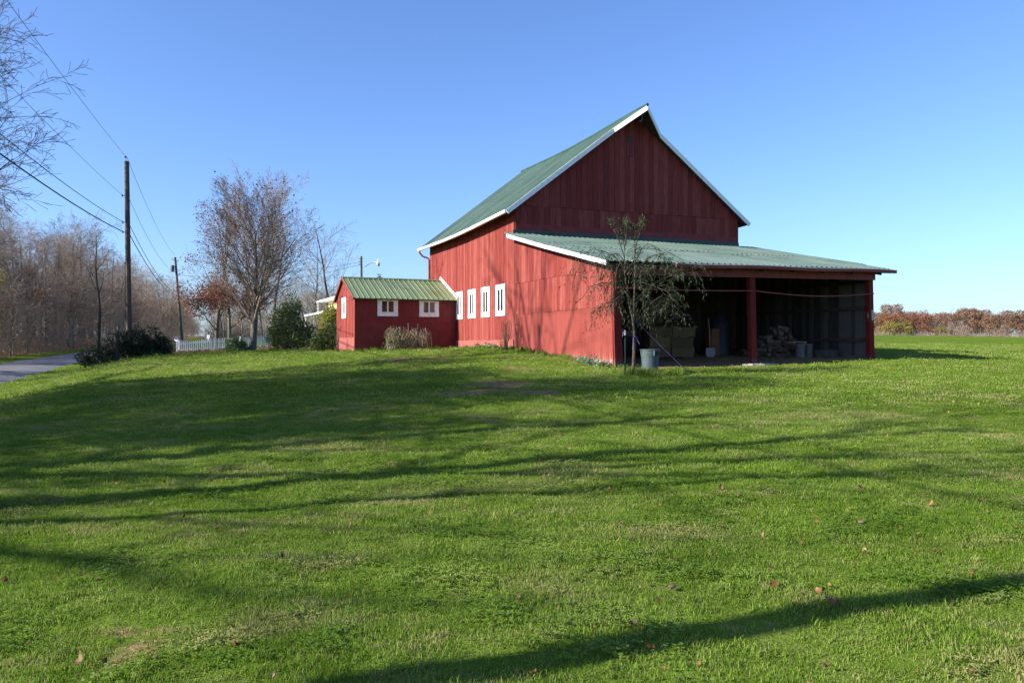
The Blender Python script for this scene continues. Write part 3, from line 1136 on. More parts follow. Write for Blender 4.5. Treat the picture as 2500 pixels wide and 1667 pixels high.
SH3 = dict(SH, nch=(10, 6, 4, 2), rmin=.008, L=12.5, start=(.35, .2, .15, .15))
big3 = tree_proto('roadside_maple', 'open-crowned bare roadside tree nearest the camera', 'tree', 229, SH3, M['bark_dark'], M['bark_dark'],
                  'large trees lining the far side of the road', sides=(8, 5, 4, 3, 3))
for pr, x, y, s, rz, lb in ((big, -30.1, 32.5, 1.12, .4, None), (big2, -21.5, 12.5, .78, 1.0, None),
                            (big2, -21.0, 8.4, .66, 2.6, 'smaller roadside tree with a few leaves left, abreast of the near lawn'),
                            (big3, -18.2, 2.4, 1.12, 1.2, None),
                            (big, -33.5, 39, 1.0, 5.0, 'large bare tree at the wood corner behind the one reaching into view'),
                            (big3, -24.5, 17.2, 1.32, 1.9, 'open-crowned bare roadside tree abreast of the bare patch in the lawn'),
                            (big3, -31.6, 37.5, .74, .6, 'smaller bare roadside tree with low twigs at the left edge of the view'),
                            (big3, -18.2, 5.0, 1.08, 2.9, 'large bare roadside tree abreast of the foreground')):
    o = plant(pr, x, y, s, rz, lb)

# ------------------------------------------------------------------ yard trees beyond the lawn
MAP = dict(rmin=.006, seg=(10, 7, 5, 3, 2), wob=(.05, .09, .16, .22, .25), up=(.03, .045, .04, .03, .02), taper=(.9, .88, .8, .7, .5), nch=(28, 13, 9, 4), start=(.24, .10, .12, .12),
           ang=(52, 36, 38, 38), fall=(.38, .45, .4, .3), ratio=(.62, .42, .45, .5), rr=(.55, .45, .5, .55), close=.45, peak=.3, L=7.7, r=.215)
q = px(617, 862, 48)
mt = tree_proto('maple_tree', 'round-crowned nearly bare maple in front of the white picket fence', 'tree', 304, MAP, M['bark'], M['twig_pink'], loc=(q.x, q.y, gz(q.x, q.y)),
                sides=(10, 6, 4, 3, 3), leaves=dict(n=1100, size=.12, mat=M['lf_oak'], jit=.12))
mt.rotation_euler = (0, 0, 1.3)
mt.scale = (1.12, 1.12, 1)
OAK = dict(rmin=.005, seg=(9, 5, 4, 3, 2), wob=(.05, .2, .28, .3, .3), up=(.04, .05, .03, .02, 0), taper=(.88, .85, .8, .7, .5), nch=(17, 8, 5, 4), start=(.16, .15, .15, .15),
           ang=(60, 45, 45, 42), fall=(.75, .5, .4, .3), ratio=(.34, .5, .5, .5), rr=(.42, .45, .5, .55), close=.5, peak=.25, L=13.4, r=.2)
q = px(527, 855, 62)
ok = tree_proto('oak_tree', 'tall oak with russet leaves kept on its lower limbs, left of the maple', 'tree', 331, OAK, M['bark'], M['twig'], loc=(q.x, q.y, gz(q.x, q.y)),
                sides=(8, 5, 4, 3, 3), leaves=dict(n=8500, size=.15, mat=M['lf_oak'], jit=.3, where=lambda p: (p[2] < 6.3) or (random.Random(int(p[0] * 997 + p[1] * 31)).random() < .05)))
q = px(560, 855, 66)
ok.scale = (.85, .85, .79)
ok2 = copy_tree(ok)
ok2.location = (q.x, q.y, gz(q.x, q.y))
ok2.rotation_euler = (0, 0, 2.2)
ok2.scale = (.85, .85, .84)
ok2['label'] = 'taller russet oak directly behind the maple trunk'
q = px(665, 855, 72)
bt = plant(protos[1], q.x, q.y, .85, 2.0, 'bare tree behind the big green shrub, beyond the white fence', 'bare trees behind the yard')
GB = 'bare trees behind the yard'
for (x_, d_, s_, pi_, lb) in ((808, 74, .86, 1, 'spreading bare tree behind the small yellow house'), (768, 78, .72, 0, 'small bare tree just left of the yellow house'),
                              (700, 95, .75, 3, 'distant pinkish bare tree over the green shrub'), (595, 95, .62, 3, 'distant pinkish bare tree seen under the maple'),
                              (640, 100, .6, 0, 'distant slender bare tree seen right of the maple trunk'), (738, 100, .65, 3, 'distant pinkish bare tree left of the lamp pole'),
                              (545, 110, .55, 2, 'distant forked bare tree behind the russet oaks'), (520, 120, .5, 3, 'distant low bare tree where the road ends')):
    q = px(x_, 850, d_)
    plant(protos[pi_], q.x, q.y, s_, None, lb, GB)

# a bare wood far beyond the road end and the house
for i in range(34):
    x_ = 522 + i * 9.6 + rw.uniform(-4, 4)
    q = px(x_, 850, rw.uniform(135, 190))
    plant(protos[(3, 0, 1, 3, 2)[i % 5]], q.x, q.y, rw.uniform(.62, .85), None, 'bare tree of the distant wood line beyond the picket fence', 'distant bare trees beyond the picket fence')
bp = []
for i in range(70):
    q = px(518 + i * 4.6, 850, rw.uniform(118, 130))
    bp.append((q.x, q.y))
brush('distant_brush', bp, 2.6, 14, M['twig_grey'], 6, r0=.03)

# ------------------------------------------------------------------ far treeline on the right
def round_tree(name, label, seed, W, H, mat, n=3600, size=.34, bare=.0):
    r = np.random.default_rng(seed)
    t = thing(name, label, 'tree', (0, 0, 0), 0, 'autumn trees along the far edge of the field')
    rr = random.Random(seed)
    S = dict(seg=(5, 4, 3), wob=(.06, .2, .25), up=(.05, .08, .05), taper=(.8, .8, .7), nch=(12, 7), start=(.2, .2), ang=(55, 45), fall=(.5, .4), ratio=(.5, .5), rr=(.5, .5), close=.3, peak=.3, L=H * .85, r=.22)
    ch, tips = [], []
    grow(rr, Vector((0, 0, -.3)), Vector((0, 0, 1)), S['L'], S['r'], 0, S, ch, tips)
    link('trunk', chains_mesh('trunk', ch, (6, 4, 3), M['bark'], {0}), t)
    cs = []
    nb = 16
    cen = []
    for i in range(nb):
        a = 2.4 * i + r.uniform(-.4, .4)
        zz = r.uniform(.30, .88)
        rad = W * .5 * math.sqrt(max(.08, 1 - ((zz - .5) / .5) ** 2)) * r.uniform(.45, .85)
        cen.append((rad * math.cos(a), rad * math.sin(a), zz * H, r.uniform(.14, .24) * W))
    for i in range(n):
        c = cen[r.integers(0, nb)]
        v = r.normal(0, 1, 3)
        v /= np.linalg.norm(v)
        q_ = c[3] * r.uniform(.55, 1.05) ** .7
        cs.append((c[0] + v[0] * q_, c[1] + v[1] * q_, c[2] + v[2] * q_ * .8))
    link('crown', chains_mesh('crown', ch, (6, 4, 3), M['twig_grey'], {1, 2}), t)
    link('foliage', leaf_mesh('foliage', cs, size, mat, r, aspect=.8, jit=.1), t)
    return t


far = [
    round_tree('autumn_tree', 'rust-brown autumn tree along the far edge of the field', 401, 9, 11.5, M['lf_rust']),
    round_tree('autumn_tree', 'red-orange autumn tree along the far edge of the field', 402, 10, 8.5, M['lf_red']),
    round_tree('autumn_tree', 'olive-gold autumn tree along the far edge of the field', 403, 9, 7, M['lf_gold']),
    round_tree('autumn_tree', 'brown half-bare autumn tree along the far edge of the field', 404, 9, 11, M['lf_oak'], n=2000),
    round_tree('autumn_tree', 'pinkish tan half-bare tree along the far edge of the field', 405, 8, 9, M['lf_tan'], n=2200),
]
rf_ = random.Random(31)


def far_plant(k, x, d, s):
    q = px(x, 830, d)
    pr = far[k]
    o = pr if pr.name not in used else copy_tree(pr)
    used.add(pr.name)
    o.location = (q.x, q.y, gz(q.x, q.y) - .3)
    o.rotation_euler = (0, 0, rf_.uniform(0, 6.28))
    o.scale = (s, s, s * rf_.uniform(.92, 1.08))


# the ones that can be told apart in the photograph, then the rest of the belt
for k, x, d, s in ((3, 2142, 320, 1.0), (0, 2178, 325, 1.2), (0, 2150, 312, .95), (1, 2178, 300, .98), (2, 2196, 296, .95), (3, 2215, 330, 1.0), (3, 2246, 322, 1.05), (1, 2250, 300, 1.0), (3, 2285, 325, 1.0), (2, 2168, 298, .8),
                   (4, 2302, 300, .62), (2, 2300, 297, .6), (0, 2320, 318, .95), (4, 2335, 305, .85), (0, 2362, 320, 1.05), (4, 2352, 300, .7), (0, 2395, 318, .98), (3, 2385, 330, 1.05), (0, 2422, 308, .85), (3, 2432, 325, 1.0),
                   (0, 2480, 305, 1.05), (3, 2462, 325, 1.02), (0, 2505, 320, 1.05), (4, 2448, 300, .7), (0, 2545, 310, 1.0), (3, 2580, 318, 1.0), (1, 2620, 305, 1.0), (0, 2660, 312, 1.05), (3, 2700, 316, 1.0),
                   (3, 2105, 318, 1.0), (0, 2070, 315, 1.0), (1, 2035, 305, .95), (3, 2000, 318, 1.05), (0, 1960, 312, 1.0)):
    far_plant(k, x, d, s * 1.1)
for i in range(30):
    far_plant((0, 3, 3, 0, 4)[i % 5], 1950 + i * 26 + rf_.uniform(-8, 8), rf_.uniform(326, 340), 1.12 * rf_.uniform(.85, 1.12))
bare_far = tree_proto('bare_far_tree', 'bare grey tree showing among the autumn trees across the field', 'tree', 460, wood(11, .2, nch=(13, 6, 4)), M['bark'], M['twig_grey'], 'bare trees among the far autumn trees', sides=(5, 3, 3, 3))
for x, d, s in ((2230, 315, .95), (2268, 318, .9), (2300, 320, .95), (2325, 330, 1.1), (2375, 328, 1.15), (2408, 330, 1.15), (2445, 330, 1.15), (2450, 316, 1.0), (2160, 335, 1.25), (2205, 300, .55), (2240, 296, .5), (2290, 310, .8), (2345, 312, .9),
                (2410, 310, .85), (2490, 315, 1.0), (2530, 325, 1.1), (2600, 315, 1.0)):
    q = px(x, 830, d)
    plant(bare_far, q.x, q.y, s)
fb = []
for i in range(330):
    x = 1950 + i * 2.4
    q = px(x + rf_.uniform(-3, 3), 830, 290 + rf_.uniform(0, 8))
    fb.append((q.x, q.y))
brush('field_edge_brush', fb[::2], 1.9, 9, M['twig_pink'], 21, r0=.05, spread=.35, segs=2, leafs=(2500, .4, M['lf_tan']))
brush('field_edge_brush', fb[1::2], 2.8, 7, M['twig_grey'], 22, r0=.05, spread=.3, segs=2, leafs=(800, .4, M['lf_rust']))


# ------------------------------------------------------------------ shrubs
def shrub(name, label, seed, loc, lobes, n, size, mat, stem_mat, droop=.1, nstem=10, group=None, inner=.55, aspect=.6):
    r = np.random.default_rng(seed)
    rr = random.Random(seed)
    t = thing(name, label, 'shrub', loc, 0, group)
    ch = []
    H = max(l[2] + l[5] for l in lobes)
    for k in range(nstem):
        l = lobes[k % len(lobes)]
        e = Vector((l[0] + rr.uniform(-.6, .6) * l[3], l[1] + rr.uniform(-.6, .6) * l[4], l[2] + rr.uniform(-.3, .8) * l[5]))
        b = Vector((e.x * .35 + rr.uniform(-.1, .1), e.y * .35 + rr.uniform(-.1, .1), -.15))
        m = b.lerp(e, .5) + Vector((rr.uniform(-.1, .1), rr.uniform(-.1, .1), .1 * H))
        pts_ = [b, b.lerp(m, .5), m, m.lerp(e, .5), e]
        ch.append((0, pts_, [.035, .03, .024, .016, .008]))
        for j in range(8):
            p0 = m.lerp(e, rr.random())
            dv = rand_unit(rr) * .45 * min(l[3], l[5]) + Vector((0, 0, .15))
            ch.append((1, [p0, p0 + dv * .5, p0 + dv + rand_unit(rr) * .06], [.012, .009, .005]))
    link('stems', chains_mesh('stems', ch, (5, 3), stem_mat, {0, 1}), t)
    w = np.array([l[3] * l[4] * l[5] for l in lobes])
    w = w ** .7 / (w ** .7).sum()
    li = r.choice(len(lobes), n, p=w)
    A = np.array(lobes)[li]
    v = r.normal(0, 1, (n, 3))
    v /= np.linalg.norm(v, axis=1)[:, None]
    q_ = r.uniform(inner ** 3, 1, n) ** (1 / 3.0)
    # uneven outline: radius varies with direction
    q_ *= 1 + .16 * np.sin(v[:, 0] * 5 + li) + .14 * np.sin(v[:, 2] * 7 + 2 * li) + .10 * np.sin(v[:, 1] * 9 + li)
    C = A[:, :3] + v * A[:, 3:6] * q_[:, None]
    C = C[C[:, 2] > .02]
    link('foliage', leaf_mesh('foliage', C, size, mat, r, aspect=aspect, jit=size * .4, droop=droop), t)
    return t


def ground_at(x, d):
    q = px(x, 850, d)
    return (q.x, q.y, gz(q.x, q.y))


m_ = 42 / F      # metres per photo pixel at 42 m
shrub('evergreen_shrub', 'dark sprawling evergreen thicket at the foot of the near utility pole', 501, ground_at(335, 42.5),
      [(-.2, 0, .9, .9, .8, .85), (.7, .1, .95, .8, .7, .75), (-.9, -.1, .75, .7, .7, .75), (1.25, .1, .75, .5, .5, .6), (.2, 0, .45, 1.5, .8, .5)], 6200, .12, M['lf_dark'], M['bark_dark'], nstem=22)
shrub('evergreen_shrub', 'lower grey-green thicket between the road and the dead stub', 502, ground_at(245, 41),
      [(-.3, 0, .55, .8, .6, .5), (.45, 0, .75, .6, .6, .7), (-.7, -.1, .3, .5, .5, .35)], 2600, .11, M['lf_dark'], M['twig_grey'], nstem=34, inner=.3)
shrub('fading_shrub', 'small yellowish thinning shrub at the right end of the dark thicket', 503, ground_at(410, 43),
      [(0, 0, .45, .45, .4, .45), (-.25, 0, .8, .3, .3, .35)], 620, .10, M['lf_gold'], M['twig'], nstem=16, inner=.2)
shrub('rounded_shrub', 'small rounded bright green shrub in front of the picket fence', 504, ground_at(578, 47.5),
      [(0, 0, .55, .62, .55, .5), (.1, 0, .3, .72, .6, .35)], 3600, .085, M['lf_yew'], M['bark'])
shrub('broadleaf_shrub', 'tall green leafy shrub between the maple and the small red shed', 505, ground_at(708, 44),
      [(0, 0, 1.45, 1.0, .9, .9), (.15, 0, 2.35, .75, .65, .85), (-.75, .1, .9, .7, .7, .7), (.85, 0, .95, .75, .7, .75), (.1, -.2, .6, 1.35, .9, .6), (-.45, 0, 1.9, .6, .5, .6)], 7600, .12, M['lf_green'], M['bark'], nstem=26, inner=.3)
shrub('broadleaf_shrub', 'low dark green shrub against the left end of the small red shed', 506, ground_at(800, 38.5),
      [(0, 0, .6, .65, .5, .6), (.35, .1, .9, .45, .45, .5), (-.4, -.1, .4, .5, .5, .4), (.45, -.1, .4, .4, .35, .4)], 3600, .10, M['lf_green'], M['bark'], nstem=14, inner=.4)
shrub('vine_covered_shrub', 'yellow-green bush growing in front of the yellow house', 507, ground_at(801, 58),
      [(0, 0, 1.9, .75, .6, .75), (.2, 0, 2.5, .6, .5, .55), (-.2, 0, 1.2, .7, .6, .6), (.5, 0, 1.2, .6, .5, .7)], 3200, .13, M['lf_yellow'], M['bark'], nstem=14)
shrub('evergreen_shrub', 'small dark shrub poking in at the far left, seen under the roadside tree', 508, ground_at(-28, 47),
      [(0, 0, 5.3, 1.0, .8, .8), (-.6, 0, 4.2, 1.1, .8, .9), (-.3, 0, 2.6, 1.0, .8, 1.5)], 3000, .14, M['lf_gold'], M['bark'], nstem=14)

# ------------------------------------------------------------------ barn
AL = math.atan2(.4003, .9164)
rb = random.Random(77)
C1 = (.11, 30.2)
ZB = 1.3
barn = thing('barn', 'big red barn with a dark green gable roof and four narrow white windows', 'barn', (C1[0], C1[1], ZB), AL)
BW, BL, MID = 10.7, 10.7, 5.35


def roofz(s, t):
    u = min(max(t / BL, 0), 1)
    sg = math.sin(PI * u)
    ez = 5.45 - .22 * u - .10 * sg
    rz = 9.88 - .20 * u - .13 * sg
    if s <= MID:
        return ez + (rz - ez) * (s + .425) / (MID + .425)
    ez += .20
    return rz + (ez - rz) * (s - MID) / (11.14 - MID)


# frame core behind the boards keeps the inside dark
mb = MB()
mb.box(.03, .12, .12, BL - .03, 0, 5.2)
mb.box(BW - .12, BW - .03, .12, BL - .03, 0, 5.2)
mb.build('inner_wall', M['dark_wood'], barn)
mb = MB()
prof = [(.0, 0), (BW, 0), (BW, roofz(BW, BL) - .14), (MID, roofz(MID, BL) - .14), (0, roofz(0, BL) - .14)]
for t0 in (BL - .06,):
    n_ = len(prof)
    mb.add([(s, t0, z) for s, z in prof] + [(s, t0 + .06, z) for s, z in prof],
           [tuple(range(n_))[::-1], tuple(n_ + i for i in range(n_))] + [(i, (i + 1) % n_, n_ + (i + 1) % n_, n_ + i) for i in range(n_)])
mb.build('rear_wall', M['red'], barn)
mb = MB()
mb.box(BW, BW + .03, 0, BL, 0, 5.6)
mb.build('side_wall', M['red'], barn)
# foundation along the sunlit side
mb = MB()
mb.box(-.075, .05, .0, BL, -.6, .47)
mb.build('foundation', M['concrete_red'], barn)

# boards, sunlit side
t = 0.0
while t < BL - .02:
    w = min(rb.uniform(.22, .27), BL - t)
    pr = .028 + rb.uniform(0, .012)
    a, b = t + .004, t + w - .004
    mb = MB()
    zb_ = .475 + rb.uniform(-.015, .01)
    za, zc = roofz(-.02, a) - .13, roofz(-.02, b) - .13
    mb.hexa([(-pr, a, zb_), (0.02, a, zb_), (0.02, b, zb_), (-pr, b, zb_), (-pr, a, za), (0.02, a, za), (0.02, b, zc), (-pr, b, zc)])
    mb.build('siding_board', M['red'], barn)
    t += w
# boards, gable: two tiers
for tier in (0, 1):
    s = 0.0
    while s < BW - .02:
        w = min(rb.uniform(.22, .27), BW - s)
        a, b = s + .004, s + w - .004
        seam = 5.69 + .008 * s
        pr = .025 + rb.uniform(0, .012) + (.014 if tier else 0)
        if tier == 0:
            z0, za, zc = .15, seam - .012, seam - .012
        else:
            z0, za, zc = seam + .004 - rb.uniform(0, .02), roofz(a, 0) - .12, roofz(b, 0) - .12
        if tier == 0 and False:
            pass
        mb = MB()
        if a < MID < b and tier:
            zm = roofz(MID, 0) - .12
            mb.add([(a, -pr, z0), (b, -pr, z0), (b, -pr, zc), (MID, -pr, zm), (a, -pr, za), (a, .02, z0), (b, .02, z0), (b, .02, zc), (MID, .02, zm), (a, .02, za)],
                   [(0, 1, 2, 3, 4), (9, 8, 7, 6, 5)] + [(i, 5 + i, 5 + (i + 1) % 5, (i + 1) % 5) for i in range(5)])
        elif zc > z0 + .05 and za > z0 + .02 or tier == 0:
            mb.hexa([(a, -pr, z0), (b, -pr, z0), (b, 0.02, z0), (a, 0.02, z0), (a, -pr, za), (b, -pr, zc), (b, 0.02, zc), (a, 0.02, za)])
        else:
            s += w
            continue
        mb.build('siding_board', M['red'], barn)
        s += w
mb = MB()
mb.beam((0, -.052, 4.80), (BW, -.052, 4.86), .026, .30)
mb.build('skirt_board', M['red_trim'], barn)
mb = MB()
mb.box(.0, .14, -.068, -.04, 4.98, 5.66)
mb.box(BW - .1, BW + .035, -.068, -.04, .2, 5.60)
mb.build('corner_board', M['red'], barn)
# loft opening under the peak with worn slats below
mb = MB()
mb.box(5.07, 5.33, -.06, -.03, 8.62, 8.86)  # solid dark block; the hole's shade is put into its colour
mb.build('loft_opening', M['dark_wood'], barn)
for i in range(3):
    mb = MB()
    mb.box(5.03 + i * .11, 5.12 + i * .11, -.075 - .006 * i, -.045, 8.02 + .05 * (i % 2), 8.60)
    mb.build('louvre_slat', M['red_trim'], barn)
mb = MB()
mb.box(4.0, 4.03, -.056, -.04, 6.3, 8.15)
mb.build('door_joint', M['dark_wood'], barn)
# hay hood hook
mb = MB()
mb.tube([(5.3, -.75, 9.60), (5.3, -.75, 9.38), (5.25, -.72, 9.30), (5.17, -.72, 9.33)], .025, 6)
mb.build('hoist_hook', M['iron'], barn)


def deck(name, poly, zf, th, mat, parent):
    n = len(poly)
    mb = MB()
    mb.add([(s, t_, zf(s, t_)) for s, t_ in poly] + [(s, t_, zf(s, t_) - th) for s, t_ in poly],
           [tuple(range(n)), tuple(range(2 * n - 1, n - 1, -1))] + [((i + 1) % n, i, n + i, n + (i + 1) % n) for i in range(n)])
    return mb.build(name, mat, parent)


TE = BL + .5
ts = [-.3 + (TE + .3) * i / 6 for i in range(7)]
# left deck as strips so the sag follows
def deck_strips(name, sa, sb, zf, th, mat, parent):
    mb = MB()
    for a, b in zip(ts[:-1], ts[1:]):
        P = [(sa, a), (sb, a), (sb, b), (sa, b)]
        mb.hexa([(s, t_, zf(s, t_) - th) for s, t_ in P] + [(s, t_, zf(s, t_)) for s, t_ in P])
    return mb.build(name, mat, parent)


deck_strips('roof_deck', -.425, MID, lambda s, t_: roofz(s, t_) - .03, .08, M['dark_wood'], barn)
deck_strips('roof_deck', MID, 11.14, lambda s, t_: roofz(s, t_) - .03, .08, M['dark_wood'], barn)
mb = MB()
for poly in (((4.25, -.3), (MID, -1.05), (MID, -.3)), ((MID, -.3), (MID, -1.05), (6.49, -.3))):
    n = 3
    mb.add([(s, t_, roofz(s, 0) - .02) for s, t_ in poly] + [(s, t_, roofz(s, 0) - .12) for s, t_ in poly],
           [(0, 1, 2), (5, 4, 3), (1, 0, 3, 4), (2, 1, 4, 5), (0, 2, 5, 3)])
mb.build('hay_hood', M['dark_wood'], barn)


def ribbed_panel(a, b, ss, zf, nr, rh, rw_, flip=False, jit=0.0, th=.012, swap=False):
    """corrugated sheet: ribs run along s (or along t when swapped)"""
    prof_ = []
    p = (b - a) / nr
    for i in range(nr):
        c = a + p * i
        prof_ += [(c, 0), (c + rw_ * .25, rh), (c + rw_ * .75, rh), (c + rw_, 0)]
    prof_.append((b + .015, .002))
    vs_, n = [], len(prof_)
    for s in ss:
        for (q, h) in prof_:
            vs_.append(((q, s, zf(q, s) + h + jit) if swap else (s, q, zf(s, q) + h + jit)))
    m = len(vs_)
    fs = []
    for i in range(len(ss) - 1):
        for j in range(n - 1):
            f = (i * n + j, i * n + j + 1, (i + 1) * n + j + 1, (i + 1) * n + j)
            fs.append(f if swap else f[::-1])
    # turned-down ends give the sheet an edge
    for i, sgn in ((0, 1), (len(ss) - 1, -1)):
        base = len(vs_)
        for j in range(n):
            x, y, z = vs_[i * n + j]
            vs_.append((x, y, z - th))
        for j in range(n - 1):
            fs.append((i * n + j, base + j, base + j + 1, i * n + j + 1))
    mb = MB()
    mb.add(vs_, fs)
    return mb


np_ = 12
pw = (TE + .3) / np_
for i in range(np_):
    a = -.3 + i * pw
    ribbed_panel(a, a + pw, [-.47, 1.4, 3.3, MID], roofz, 4, .018, .06, jit=.002 * (i % 2)).build('roof_panel', M['roof'], barn)
    ribbed_panel(a, a + pw, [MID, 8.2, 11.18], roofz, 4, .018, .06, jit=.002 * (i % 2)).build('roof_panel', M['roof'], barn)
mb = MB()
z_ = .006
mb.add([(4.20, -.3, roofz(4.20, 0) + z_), (MID, -1.08, roofz(MID, 0) + z_), (MID, -.3, roofz(MID, 0) + z_)], [(0, 1, 2)])
mb.add([(MID, -.3, roofz(MID, 0) + z_), (MID, -1.08, roofz(MID, 0) + z_), (6.52, -.3, roofz(6.52, 0) + z_)], [(0, 1, 2)])
mb.build('hood_panel', M['roof'], barn)
mb = MB()
rid = [(MID, -1.09, roofz(MID, 0) + .03)] + [(MID, q, roofz(MID, q) + .03) for q in ts]
mb.tube(rid, .06, 6)
mb.build('ridge_cap', M['roof_trim'], barn)
# white fascia boards
for a, b in (((-.46, -.3), (4.25, -.3)), ((4.25, -.3), (MID, -1.06)), ((MID, -1.06), (6.49, -.3)), ((6.49, -.3), (11.16, -.3))):
    mb = MB()
    za, zb_ = roofz(a[0], 0) - .09, roofz(b[0], 0) - .09
    mb.beam((a[0], a[1] - .02, za), (b[0], b[1] - .02, zb_), .032, .17)
    mb.build('fascia_board', M['white'], barn)
mb = MB()
gp = [(-.50, q, roofz(-.47, q) - .055) for q in ts]
for a, b in zip(gp[:-1], gp[1:]):
    mb.beam(a, b, .11, .115)
mb.build('gutter', M['gutter_white'], barn)
mb = MB()
ez = roofz(-.47, TE)
mb.tube([(-.50, TE - .25, ez - .10), (-.50, TE - .25, ez - .22), (-.36, TE - .3, ez - .40), (-.10, TE - .42, ez - .50), (-.07, TE - .5, ez - .62), (-.07, TE - .5, .6)], .045, 8)
mb.build('downspout', M['red_trim'], barn)


def narrow_window(parent, u0, u1, z0, z1, place, off, side, top, bot, mull, pane_mats=None):
    """two-light window with a broad white surround. place(u, out, z) gives local coordinates"""
    def bx(mb, a, b, o0, o1, c, d):
        pts_ = [place(a, o0, c), place(b, o0, c), place(b, o1, c), place(a, o1, c), place(a, o0, d), place(b, o0, d), place(b, o1, d), place(a, o1, d)]
        mb.hexa(pts_)
    w = MB()
    bx(w, u0, u0 + side, off, off + .018, z0 + bot, z1 - top)
    bx(w, u1 - side, u1, off, off + .018, z0 + bot, z1 - top)
    bx(w, u0 - .012, u1 + .012, off, off + .024, z1 - top, z1)
    bx(w, u0 - .006, u1 + .006, off, off + .021, z0, z0 + bot)
    win = w.build('window', M['white'], parent)
    mid_ = (u0 + u1) / 2
    f = MB()
    bx(f, mid_ - mull / 2, mid_ + mull / 2, off, off + .014, z0 + bot, z1 - top)
    f.build('mullion', M['white'], win)
    f = MB()
    bx(f, u0 + side - .02, u1 - side + .02, off, off + .045, z0 + bot - .035, z0 + bot - .003)
    f.build('sill', M['white'], win)
    for k, (a, b) in enumerate(((u0 + side, mid_ - mull / 2), (mid_ + mull / 2, u1 - side))):
        f = MB()
        bx(f, a, b, off - .004, off + .010, z0 + bot, z1 - top)
        f.build('pane', (pane_mats or (M['glass'], M['glass']))[k], win)
    return win


pl = lambda u, o, z: (-o, u, z)
for a, b in ((.84, 1.82), (2.47, 3.42), (4.11, 5.03), (5.76, 6.62)):
    narrow_window(barn, a, b, 1.44, 2.70, pl, .042, .215, .21, .20, .085)

# ------------------------------------------------------------------ open-fronted shed
C0 = (3.03, 23.5)
ZS = .83
shed = thing('open_shed', 'open-fronted red lean-to with a faded green metal roof against the barn gable', 'shed', (C0[0], C0[1], ZS), AL)


def shedz(s, t):
    lo = 3.225 + .175 * (s + .46) / 11.6
    hi = 5.02 + .05 * s / 10.7
    v = (t + .4) / 7.69
    return lo + (hi - lo) * v - .05 * math.sin(PI * v) * (.6 + .4 * math.sin(s))


# sunlit end wall: sheets below, two tiers of boards above
def gl(t):
    """local ground height along the end wall"""
    return gz(C0[0] - .4003 * t, C0[1] + .9164 * t) - ZS


t = 0.0
while t < 7.25:
    w = min(1.22, 7.29 - t)
    mb = MB()
    a, b = t + .003, t + w - .003
    la, lb = -.10 * max(0, 1 - a / 2.2), -.10 * max(0, 1 - b / 2.2)
    mb.hexa([(-.03, a + la, gl(a) - .14), (.0, a + la, gl(a) - .14), (.0, b + lb, gl(b) - .14), (-.03, b + lb, gl(b) - .14), (-.03, a, 1.925), (.0, a, 1.925), (.0, b, 1.925), (-.03, b, 1.925)])
    mb.build('siding_sheet', M['red_sheet'], shed)
    t += w
for tier, (z0, z1) in enumerate(((1.915, 3.10), (3.095, None))):
    t = 0.0
    while t < 7.27:
        w = min(rb.uniform(.17, .22), 7.29 - t)
        a, b = t + .003, t + w - .003
        pr = .040 + .014 * tier + rb.uniform(0, .010)
        za, zc = (z1, z1) if z1 else (shedz(0, a) - .115, shedz(0, b) - .115)
        zz = z0 - rb.uniform(0, .022)
        if min(za, zc) > z0 + .03:
            mb = MB()
            mb.hexa([(-pr, a, zz), (0, a, zz), (0, b, zz), (-pr, b, zz), (-pr, a, za), (0, a, za), (0, b, zc), (-pr, b, zc)])
            mb.build('siding_board', M['red'], shed)
        t += w
mb = MB()
mb.box(.003, .06, .15, 7.2, 0.2, 3.0)
mb.box(.003, .09, .15, 7.2, 3.02, 3.12)
mb.build('wall_framing', M['dark_wood'], shed)
# added dark planks across the shed back; its shade is put into their colour
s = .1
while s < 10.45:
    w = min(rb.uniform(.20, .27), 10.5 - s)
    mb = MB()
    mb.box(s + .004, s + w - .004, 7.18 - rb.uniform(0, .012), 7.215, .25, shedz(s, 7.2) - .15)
    mb.build('shade_board', M['dark_wood'], shed)
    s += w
# far end wall, grey boards seen from inside, daylight in the gaps
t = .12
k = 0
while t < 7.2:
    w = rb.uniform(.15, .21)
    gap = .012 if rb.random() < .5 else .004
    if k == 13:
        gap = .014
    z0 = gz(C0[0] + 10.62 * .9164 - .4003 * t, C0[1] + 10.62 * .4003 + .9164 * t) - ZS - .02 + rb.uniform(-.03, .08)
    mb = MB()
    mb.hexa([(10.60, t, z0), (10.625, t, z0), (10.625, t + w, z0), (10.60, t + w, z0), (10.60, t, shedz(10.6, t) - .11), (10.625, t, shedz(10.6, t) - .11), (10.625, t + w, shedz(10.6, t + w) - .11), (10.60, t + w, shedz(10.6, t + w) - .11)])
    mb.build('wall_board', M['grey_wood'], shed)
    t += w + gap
    k += 1
for z in (.92, 2.05, 3.0):
    mb = MB()
    mb.box(10.52, 10.598, .2, 7.2, z - .06, z + .06)
    mb.build('wall_rail', M['dark_wood'], shed)
